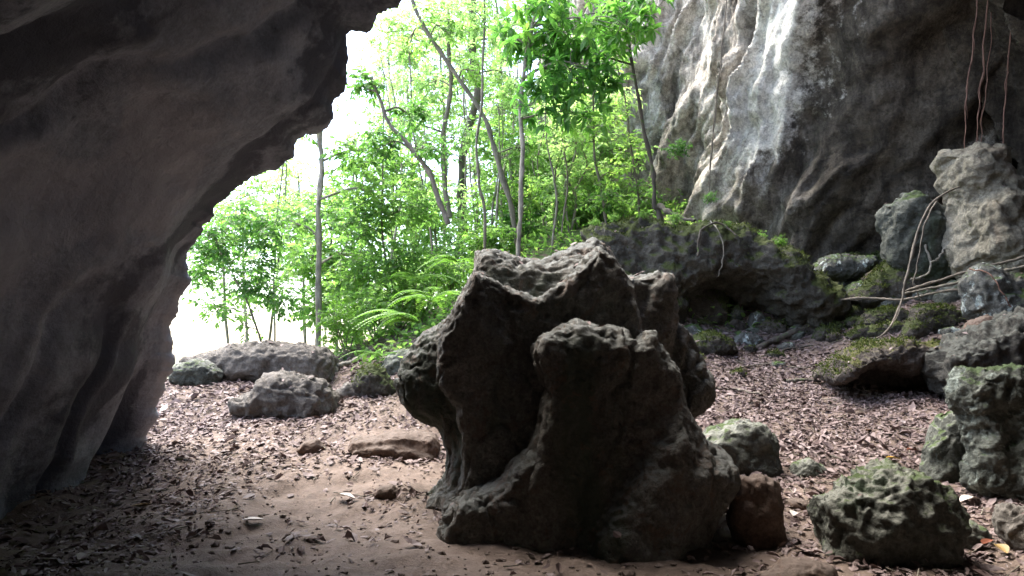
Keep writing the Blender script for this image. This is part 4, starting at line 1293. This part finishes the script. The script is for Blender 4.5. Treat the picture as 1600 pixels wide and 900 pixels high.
shr = [(545, 545, 12.8, 3, 1.0, 'low fine leaved shrub behind the right end of the flat slab'),
       (585, 520, 13.4, 0, 1.1, 'green shrub on the slope above the mossy boulder'),
       (620, 490, 13.6, 3, 1.2, 'fine leaved bright shrub left of the largest fern'),
       (660, 450, 14.5, 1, 1.2, 'pale shrub above the upright fern'),
       (705, 430, 15.0, 0, 1.1, 'green shrub left of the formation crest'),
       (690, 385, 17.5, 1, 1.5, 'tall pale shrub below the old trunk'),
       (740, 375, 16.0, 3, 1.5, 'bright feathery shrub at the foot of the thin wavy trunk'),
       (770, 385, 15.6, 0, 1.1, 'shrub directly behind the left horn of the formation crest'),
       (820, 385, 16.5, 2, 1.1, 'dark shrub at the foot of the pale upright trunk'),
       (865, 375, 16.5, 1, 1.2, 'pale shrub behind the saddle of the formation crest'),
       (900, 365, 16.8, 0, 1.1, 'green shrub behind the right peak of the formation'),
       (935, 345, 16.6, 2, 0.9, 'dark shrub at the foot of the upright sapling'),
       (970, 340, 16.4, 0, 0.7, 'little shrub on the shelf left of the curved trunk'),
       (880, 340, 19.0, 1, 1.5, 'big pale shrub in the corner of slope and cliff'),
       (800, 340, 19.0, 0, 1.5, 'tall green shrub behind the pale forked sapling'),
       (640, 420, 18.0, 0, 1.5, 'leafy shrub in mid slope behind the bare thin stem'),
       (590, 470, 16.5, 1, 1.5, 'pale shrub lower on the slope right of the slim pale trunk'),
       (540, 500, 16.0, 0, 1.3, 'shrub close right of the slim pale trunk'),
       (460, 545, 14.5, 2, 0.7, 'small dark shrub peeping over the flat slab'),
       (330, 545, 14.0, 2, 0.6, 'small dark shrub at the left end of the flat slab'),
       (1062, 250, 14.2, 2, 0.42, 'drooping plant clinging to the cliff right of the curved trunk'),
       (1185, 305, 15.6, 0, 0.25, 'tiny plant rooted low on the brown cliff ribs'),
       (1110, 318, 15.6, 2, 0.26, 'dark tuft at the cliff foot under the hanging vine')]
for k, (px, py, Y) in enumerate([(960, 344, 13.6), (1000, 345, 13.3), (1055, 350, 13.3), (1140, 358, 13.3), (1185, 376, 13.3), (1215, 388, 13.4), (930, 352, 13.5), (1240, 412, 13.5)]):
    shr.append((px, py + 6, Y, (k % 2) * 3, 0.22 + 0.05 * (k % 3), 'small green plant growing along the top of the mossy rock shelf'))
used = set()
for i, (px, py, Y, kd, sc, lab) in enumerate(shr):
    o = kinds[kd] if kd not in used else copy_tree(kinds[kd])
    used.add(kd)
    p = at(px, py, Y)
    if i < 20 and True:
        p[2] = float(ground_z(np.array([p[0]]), np.array([p[1]]))[0]) - 0.03
    o.location = p
    o.rotation_euler = (0, 0, 1.7 * i)
    o.scale = (sc, sc, sc)
    tag(o, lab, 'shrub', 'undergrowth shrubs')

# low green plants covering the slope outside
rng = np.random.default_rng(55)
q = []
n0 = 26000
gx_ = rng.uniform(-6, 4.6, n0)
gy_ = rng.uniform(11.2, 21, n0)
pn = fbm(np.c_[gx_ * 0.8, gy_ * 0.8, 0 * gx_ + 8], 3)
ok = (gx_ > -4.2 + 0.0 * gy_) & ((gy_ > 12.6) | (gx_ > -2.2)) & ((gx_ < 1.0) | (gy_ > 13.4)) & (rng.random(n0) < 0.55 + 0.9 * pn)
gx_, gy_ = gx_[ok], gy_[ok]
n1 = len(gx_)
gz_ = ground_z(gx_, gy_) + np.abs(rng.normal(0, 0.13, n1))
V, T = leaf_batch(np.c_[gx_, gy_, gz_], rand_dirs(n1, rng, 0.35, 0.6), np.tile([0, 0, 1.0], (n1, 1)) + rng.normal(0, .5, (n1, 3)), rng.uniform(0.08, 0.2, n1), rng.uniform(0.03, 0.08, n1), 0.15, 0.25)
gc = mesh_obj('ground_cover', V, T, M['leaf'], None, smooth=False, attrs={'rnd': np.repeat(np.clip(rng.normal(.5, .25, n1), 0, 1), 7)})
tag(gc, 'low green plants covering the slope outside the cave', 'ground cover', kind='stuff')

# ------------------------------------------------------------------ hanging roots, vines, poles
def strand(name, label, cat, pts, r, mat, group=None, n=60, wob=0.035, seed=0, sides=5, extra=2):
    P = smooth_path(pts, n)
    t = np.linspace(0, 1, n)
    P = P + np.c_[wob * perlin(np.c_[t * 7, t * 0 + seed, t * 0]), wob * perlin(np.c_[t * 7, t * 0 + seed, t * 0 + 5]), 0.4 * wob * perlin(np.c_[t * 7, t * 0 + seed, t * 0 + 9])]
    m = MB()
    v, q = tube(P, list(np.array(r) * 0.9), sides + 2, 0.7, seed)
    m.add(v, q)
    if extra:
        rng = np.random.default_rng(seed)
        for _ in range(extra):
            a = rng.integers(0, n - 8)
            b = a + rng.integers(5, n - a)
            Q = P[a:b] + 0
            Q = Q + np.c_[0.035 * perlin(np.c_[t[a:b] * 9, t[a:b] * 0 + rng.random() * 50, t[a:b] * 0]), 0.03 * perlin(np.c_[t[a:b] * 9, t[a:b] * 0 + rng.random() * 50, t[a:b] * 0 + 3]), 0 * t[a:b]]
            v, q = tube(Q, [r[0] * 0.5, r[-1] * 0.4], 4)
            m.add(v, q)
    o = m.build(name, M[mat], None, origin=P[0])
    tag(o, label, cat, group)
    return o
HR = 'aerial roots hanging at the right'
strand('hanging_root', 'leftmost reddish aerial root ending on the stalagmite top', 'root', [at(1535, -90, 12.2), at(1526, 20, 12.2), at(1518, 90, 12.25), at(1510, 150, 12.3), at(1507, 232, 12.35)], [0.011, 0.007], 'redroot', HR, seed=1, extra=6)
strand('hanging_root', 'tangled middle aerial root above the stalagmite', 'root', [at(1548, -90, 12.3), at(1542, 20, 12.3), at(1534, 110, 12.3), at(1529, 180, 12.35), at(1525, 232, 12.4)], [0.012, 0.008], 'redroot', HR, seed=2, extra=9)
strand('hanging_root', 'thin aerial root just right of the tangled middle one', 'root', [at(1553, -90, 12.4), at(1549, 20, 12.4), at(1544, 110, 12.4), at(1536, 180, 12.4), at(1533, 226, 12.4)], [0.009, 0.006], 'redroot', HR, seed=3, extra=4)
strand('hanging_root', 'rightmost straight orange aerial root, set apart from the others', 'root', [at(1586, -90, 12.3), at(1581, 20, 12.3), at(1575, 100, 12.35), at(1570, 170, 12.4), at(1565, 240, 12.4)], [0.016, 0.011], 'redroot', HR, seed=4, extra=3)
strand('hanging_vine', 'long pale double vine hanging down the face of the cliff', 'vine', [at(1146, -120, 14.2), at(1134, 20, 14.3), at(1124, 110, 14.4), at(1115, 200, 14.5), at(1108, 300, 14.6)], [0.013, 0.011], 'root', 'vines', seed=5, extra=4)
strand('arching_vine', 'thick grey vine arching from the stalagmite down to the mossy tongue of rock', 'vine', [at(1500, 292, 11.75), at(1472, 304, 11.6), at(1445, 335, 11.6), at(1428, 385, 11.6), at(1416, 440, 11.6), at(1408, 470, 11.6), at(1392, 508, 11.4), at(1368, 530, 11.3), at(1325, 548, 11.0)], [0.014, 0.022, 0.016, 0.009], 'root', 'vines', seed=6)
strand('arching_vine', 'thinner vine hanging just behind the thick arching one', 'vine', [at(1465, 312, 11.9), at(1445, 350, 11.9), at(1436, 400, 12.0), at(1428, 440, 12.1), at(1440, 470, 12.2)], [0.014, 0.01], 'root', 'vines', seed=7)
strand('surface_root', 'pale curling root on the mossy bank under the stalagmite', 'root', [at(1446, 382, 12.75), at(1453, 405, 12.7), at(1452, 425, 12.65), at(1436, 434, 12.6), at(1424, 438, 12.6), at(1440, 455, 12.6)], [0.022, 0.014], 'palebark' if 'palebark' in M else 'barkpale', 'surface roots', seed=8)
strand('surface_root', 'second pale root joining the curling root from the right', 'root', [at(1478, 384, 12.7), at(1466, 404, 12.65), at(1455, 410, 12.62)], [0.02, 0.015], 'barkpale', 'surface roots', seed=9)
strand('wooden_pole', 'upper long pole sloping down from the right edge to the arching vine', 'pole', [at(1720, 368, 11.2), at(1600, 402, 11.4), at(1500, 428, 11.6), at(1412, 455, 11.8)], [0.028, 0.02], 'root', 'sloping poles', seed=10)
strand('wooden_pole', 'lower long pole sloping beside the upper one', 'pole', [at(1720, 386, 11.1), at(1600, 416, 11.3), at(1520, 436, 11.45), at(1410, 460, 11.7)], [0.03, 0.022], 'bark', 'sloping poles', seed=11)
strand('surface_root', 'brown root lying level on the bank left of the poles', 'root', [at(1300, 470, 13.0), at(1350, 466, 12.75), at(1410, 468, 12.4), at(1470, 456, 12.2), at(1530, 450, 12.0)], [0.025, 0.018], 'root', 'surface roots', seed=12, extra=3, wob=0.06)
strand('surface_root', 'thin reddish roots drooping over the lichen boulder', 'root', [at(1515, 420, 11.2), at(1545, 428, 11.0), at(1565, 455, 10.9), at(1580, 480, 10.9)], [0.012, 0.008], 'redroot', 'surface roots', seed=13, extra=2)
strand('surface_root', 'thin root hanging down the face of the mossy shelf', 'root', [at(1110, 345, 13.0), at(1122, 360, 12.75), at(1130, 385, 12.75), at(1128, 410, 12.75), at(1122, 432, 12.8)], [0.010, 0.006], 'barkpale', 'surface roots', seed=14)
strand('surface_root', 'dark looping root over the top of the mossy shelf', 'root', [at(1090, 400, 12.75), at(1092, 370, 12.75), at(1105, 352, 12.85), at(1128, 350, 12.95), at(1150, 368, 12.8)], [0.02, 0.014], 'barkdark', 'surface roots', seed=15)
strand('surface_root', 'flared root of the curved trunk running right along the shelf', 'root', [at(1030, 322, 14.5), at(1045, 332, 14.2), at(1065, 340, 14.0), at(1085, 345, 13.7)], [0.07, 0.03], 'barkdark', 'surface roots', seed=16)
def on_ground(px, py, dz=0.03):
    Y = ground_hit(px, py)
    p = at(px, py, Y)
    p[2] = float(ground_z(np.array([p[0]]), np.array([p[1]]))[0]) + dz
    return p
strand('fallen_log', 'dark rotting log lying at the foot of the mossy shelf', 'log', [on_ground(1180, 549, .04), on_ground(1215, 538, .05), on_ground(1250, 526, .06), on_ground(1290, 512, .06)], [0.05, 0.065, 0.05], 'barkdark', None, seed=17, sides=8)
strand('fallen_branch', 'thin branch on the litter just below the rotting log', 'branch', [on_ground(1195, 560), on_ground(1230, 550), on_ground(1270, 545)], [0.022, 0.014], 'barkdark', 'fallen branches', seed=18)
strand('fallen_branch', 'dark curved stick half buried in the leaf litter by the low ledge', 'branch', [on_ground(1228, 601), on_ground(1255, 598), on_ground(1283, 600)], [0.03, 0.02], 'barkdark', 'fallen branches', seed=19)
strand('fallen_branch', 'pale stick on the leaf litter right of the formation', 'branch', [on_ground(1112, 612), on_ground(1150, 614), on_ground(1190, 620)], [0.022, 0.014], 'root', 'fallen branches', seed=20)
strand('fallen_branch', 'straight stick pointing down from the mossy shelf at left', 'branch', [on_ground(1065, 485, .1), on_ground(1095, 505, .08), on_ground(1120, 512, .05)], [0.014, 0.01], 'root', 'fallen branches', seed=21)
strand('cut_stick', 'short pale cut stick right of the flat slab', 'stick', [at(527, 573, 11.9), at(545, 566, 12.0), at(560, 560, 12.1)], [0.035, 0.035], 'barkpale', None, seed=22)
strand('fallen_branch', 'long thin root from the shelf foot toward the low ledge', 'branch', [on_ground(1150, 580), on_ground(1200, 572), on_ground(1260, 580), on_ground(1310, 560)], [0.014, 0.01], 'root', 'fallen branches', seed=23)

# ------------------------------------------------------------------ leaf litter
rng = np.random.default_rng(77)
n0 = 170000
lx = rng.uniform(-5.0, 9.0, n0)
ly = 4.2 + (14.4 - 4.2) * rng.random(n0) ** 0.9
pn = fbm(np.c_[lx * 0.9, ly * 0.9, 0 * lx + 3], 4)
pxl = 800 + lx / ly * F
# how thickly leaves lie: deep on the right and under the left wall, thin on the trodden path
right = np.clip((lx - 1.3 - 0.05 * ly) / 0.5, 0, 1)
left = np.clip((-1.75 - lx + 0.16 * (ly - 7)) / 0.9, 0, 1)
dens = np.clip(np.maximum(right * (0.40 + 0.5 * np.clip((ly - 6.0) / 2.5, 0, 1)), left * (0.30 + 0.35 * np.clip((ly - 6.5) / 2, 0, 1))) + 0.03 + 0.24 * pn, 0.02, 1)
for bx, by, bw in BASES:          # leaves gather round the foot of every stone
    rr = np.hypot((lx - bx) / (bw * 0.5 + 0.12), (ly - by) / (bw * 0.4 + 0.12))
    dens = np.maximum(dens, 0.5 * np.exp(-((rr - 1.0) / 0.3) ** 2))
dens = np.where(ly > 12.2, dens * 0.6, dens)
keep = rng.random(n0) < dens * 0.85
lx, ly = lx[keep], ly[keep]
n1 = len(lx)
lz = ground_z(lx, ly)
e = 0.05
gxx = (ground_z(lx + e, ly) - lz) / e
gyy = (ground_z(lx, ly + e) - lz) / e
nrm = np.c_[-gxx, -gyy, np.ones(n1)]
nrm /= np.linalg.norm(nrm, axis=1)[:, None]
up = nrm + rng.normal(0, 0.15, (n1, 3))
a = rng.uniform(0, 2 * np.pi, n1)
dr = np.c_[np.cos(a), np.sin(a), np.zeros(n1)]
dr -= (dr * nrm).sum(1)[:, None] * nrm
dr += rng.normal(0, 0.12, (n1, 3))
Ls = np.clip(rng.lognormal(math.log(0.052), 0.42, n1), 0.018, 0.17)
V, T = leaf_batch(np.c_[lx, ly, lz + 0.006 + rng.uniform(0, 0.02, n1)] - dr * Ls[:, None] * 0.5, dr, up, Ls, Ls * rng.uniform(0.4, 0.62, n1), rng.normal(0.12, 0.22, n1), rng.normal(0.0, 0.22, n1))
rp = np.vstack([a_ for a_, b_ in ROCKLEAVES])
rn_ = np.vstack([b_ for a_, b_ in ROCKLEAVES])
n4 = len(rp)
d4 = rand_dirs(n4, rng)
d4 -= (d4 * rn_).sum(1)[:, None] * rn_
L4 = np.clip(rng.lognormal(math.log(0.055), 0.35, n4), 0.02, 0.13)
V4, T4 = leaf_batch(rp + rn_ * 0.015 - d4 * L4[:, None] * 0.25, d4, rn_ + rng.normal(0, .15, (n4, 3)), L4, L4 * 0.5, rng.normal(0.1, 0.15, n4), rng.normal(0, .15, n4))
T = np.vstack([T, T4 + len(V)])
V = np.vstack([V, V4])
n1 += n4
lo = mesh_obj('leaf_litter', V, T, M['litter'], None, smooth=False, attrs={'rnd': np.repeat(np.clip(rng.beta(3.2, 3.2, n1) + 0.0, 0, 1), 7)})
tag(lo, 'brown fallen leaves covering the cave floor', 'leaf litter', kind='stuff')
print('leaves', n1)

n2_ = 900
tx_ = np.r_[rng.uniform(-4, 8, n2_)]
ty_ = rng.uniform(5.0, 13.5, n2_)
ok = rng.random(n2_) < np.clip((tx_ - 1.0) / 1.5, 0.25, 1)
tx_, ty_ = tx_[ok], ty_[ok]
an_ = rng.uniform(0, 2 * np.pi, len(tx_))
tl2 = rng.uniform(0.06, 0.32, len(tx_))
ex_, ey_ = tx_ + np.cos(an_) * tl2, ty_ + np.sin(an_) * tl2
segs_ = [(np.array([a_, b_, c_ + 0.02]), np.array([d_, e_, f_ + 0.02])) for a_, b_, c_, d_, e_, f_ in zip(tx_, ty_, ground_z(tx_, ty_), ex_, ey_, ground_z(ex_, ey_))]
TV, TF = seg_tubes(segs_, 0.006, 0.003, 5)
to = mesh_obj('twigs', TV, TF, M['bark'], None, smooth=True)
tag(to, 'thin dry twigs strewn through the fallen leaves', 'twigs', kind='stuff')
# grit: small stones pressed into the bare earth
n3_ = 5200
px_ = rng.uniform(-3.6, 6.5, n3_)
py_ = 4.6 + 8 * rng.random(n3_) ** 1.5
rr_ = np.clip(rng.lognormal(math.log(0.009), 0.55, n3_), 0.004, 0.05)
pz_ = ground_z(px_, py_) + rr_ * 0.2
t_ = (1 + 5 ** 0.5) / 2
IV = np.array([(-1, t_, 0), (1, t_, 0), (-1, -t_, 0), (1, -t_, 0), (0, -1, t_), (0, 1, t_), (0, -1, -t_), (0, 1, -t_), (t_, 0, -1), (t_, 0, 1), (-t_, 0, -1), (-t_, 0, 1)]) / 1.9
IF = np.array([(0, 11, 5), (0, 5, 1), (0, 1, 7), (0, 7, 10), (0, 10, 11), (1, 5, 9), (5, 11, 4), (11, 10, 2), (10, 7, 6), (7, 1, 8), (3, 9, 4), (3, 4, 2), (3, 2, 6), (3, 6, 8), (3, 8, 9), (4, 9, 5), (2, 4, 11), (6, 2, 10), (8, 6, 7), (9, 8, 1)])
PV = IV[None] * rng.uniform(0.6, 1.3, (n3_, 12, 1)) * rr_[:, None, None] * np.stack([rng.uniform(.8, 1.5, n3_), rng.uniform(.8, 1.5, n3_), rng.uniform(.4, .9, n3_)], 1)[:, None] + np.stack([px_, py_, pz_], 1)[:, None]
PF = (np.arange(n3_)[:, None, None] * 12 + IF[None]).reshape(-1, 3)
po = mesh_obj('grit', PV.reshape(-1, 3), PF, M['grit'], None, smooth=False)
tag(po, 'small pebbles and crumbs of earth on the cave floor', 'grit', kind='stuff')

def single_leaf(px, py, L, w, mat, label, ang, seed, lift=0.03, Y=None, tilt=0.3):
    rng = np.random.default_rng(seed)
    p = on_ground(px, py, lift) if Y is None else at(px, py, Y)
    d = np.array([math.cos(ang), math.sin(ang), 0.0])
    s = np.array([-d[1], d[0], 0])
    nl, nw = 11, 5
    t = np.linspace(0, 1, nl)
    prof_ = np.sin(np.pi * np.clip(t, 0.02, 0.98)) ** 0.75
    Vv = []
    for i in range(nl):
        for j in range(nw):
            q = (j / (nw - 1) - 0.5) * 2
            z = 0.12 * L * math.sin(t[i] * 3.0 + seed) * 0.5 + abs(q) * prof_[i] * w * 0.25 + tilt * 0.1 * L * t[i]
            Vv.append(p + d * L * (t[i] - 0.5) + s * w * 0.5 * q * prof_[i] + np.array([0, 0, z]))
    o = mesh_obj('fallen_leaf', np.array(Vv), grid_faces(nl, nw), M[mat], None, origin=p)
    tag(o, label, 'leaf', 'single fallen leaves')
single_leaf(540, 786, 0.17, 0.07, 'whiteleaf', 'bleached white oval leaf lying alone on the bare earth path', -0.35, 1)
single_leaf(1396, 716, 0.11, 0.05, 'yellowleaf', 'bright yellow leaf on top of the jagged boulder', 0.1, 2, Y=5.75)
single_leaf(1357, 679, 0.10, 0.06, 'yellowleaf', 'orange yellow leaf in the middle of the right hand litter', 0.5, 3)
single_leaf(1543, 862, 0.13, 0.07, 'rustleaf', 'curled rust red leaf in the bottom right corner', 0.6, 4, lift=0.06)
single_leaf(1566, 872, 0.16, 0.085, 'tanleaf', 'large yellow brown leaf in the bottom right corner', 1.4, 5, lift=0.05)
single_leaf(1515, 790, 0.2, 0.12, 'whiteleaf', 'large pale leaf at the foot of the twisted column', 0.2, 6)
single_leaf(1245, 812, 0.16, 0.10, 'whiteleaf', 'pale grey leaf between the reddish stone and the jagged boulder', 0.9, 7)
single_leaf(1426, 713, 0.14, 0.08, 'rustleaf', 'dark rust leaf behind the jagged boulder near the mossy boulder', 0.3, 8, lift=0.05)
single_leaf(395, 822, 0.15, 0.08, 'whiteleaf', 'curled pale leaf on earth in the left foreground', 0.4, 9)
single_leaf(220, 798, 0.18, 0.08, 'tanleaf', 'tan leaf near the shadowed foot of the left wall', 0.1, 10)

# ------------------------------------------------------------------ world, sun, camera
w = bpy.data.worlds.new('World')
scene.world = w
w.use_nodes = True
nt = w.node_tree
bgn = nt.nodes['Background']
sky = nt.nodes.new('ShaderNodeTexSky')
sky.sky_type = 'NISHITA'
sky.sun_disc = False
SD = np.array([-0.36, 0.30, 0.88])
SD /= np.linalg.norm(SD)
sky.sun_elevation = math.asin(SD[2])
sky.sun_rotation = math.atan2(SD[0], SD[1])
sky.air_density = 1.0
sky.dust_density = 3.0
sky.ozone_density = 1.0
nt.links.new(sky.outputs[0], bgn.inputs['Color'])
bgn.inputs['Strength'].default_value = 0.15
sl = bpy.data.lights.new('sun', 'SUN')
sl.energy = 1.5
sl.angle = R(45)
sl.color = (1.0, 0.96, 0.90)
so = bpy.data.objects.new('sun', sl)
import mathutils
so.rotation_euler = mathutils.Vector(SD).to_track_quat('Z', 'Y').to_euler()
so.location = (-10, 10, 25)
COL.objects.link(so)

cam = bpy.data.cameras.new('camera')
cam.sensor_width = 36.0
cam.lens = 36.0 * F / 1600.0
cam.clip_end = 20000
cam.clip_start = 0.05
cob = bpy.data.objects.new('camera', cam)
cob.location = (0, 0, CAMZ)
cob.rotation_euler = (R(90) + TH, 0, 0)
COL.objects.link(cob)
scene.camera = cob

vs = scene.view_settings
vs.view_transform = 'Standard'
vs.look = 'None'
vs.gamma = 1.0
vs.use_curve_mapping = False
vs.exposure = 2.9
scene.cycles.use_denoising = True
scene.cycles.max_bounces = 10
scene.cycles.diffuse_bounces = 8
scene.cycles.glossy_bounces = 2
scene.cycles.transmission_bounces = 4
scene.cycles.sample_clamp_indirect = 8.0
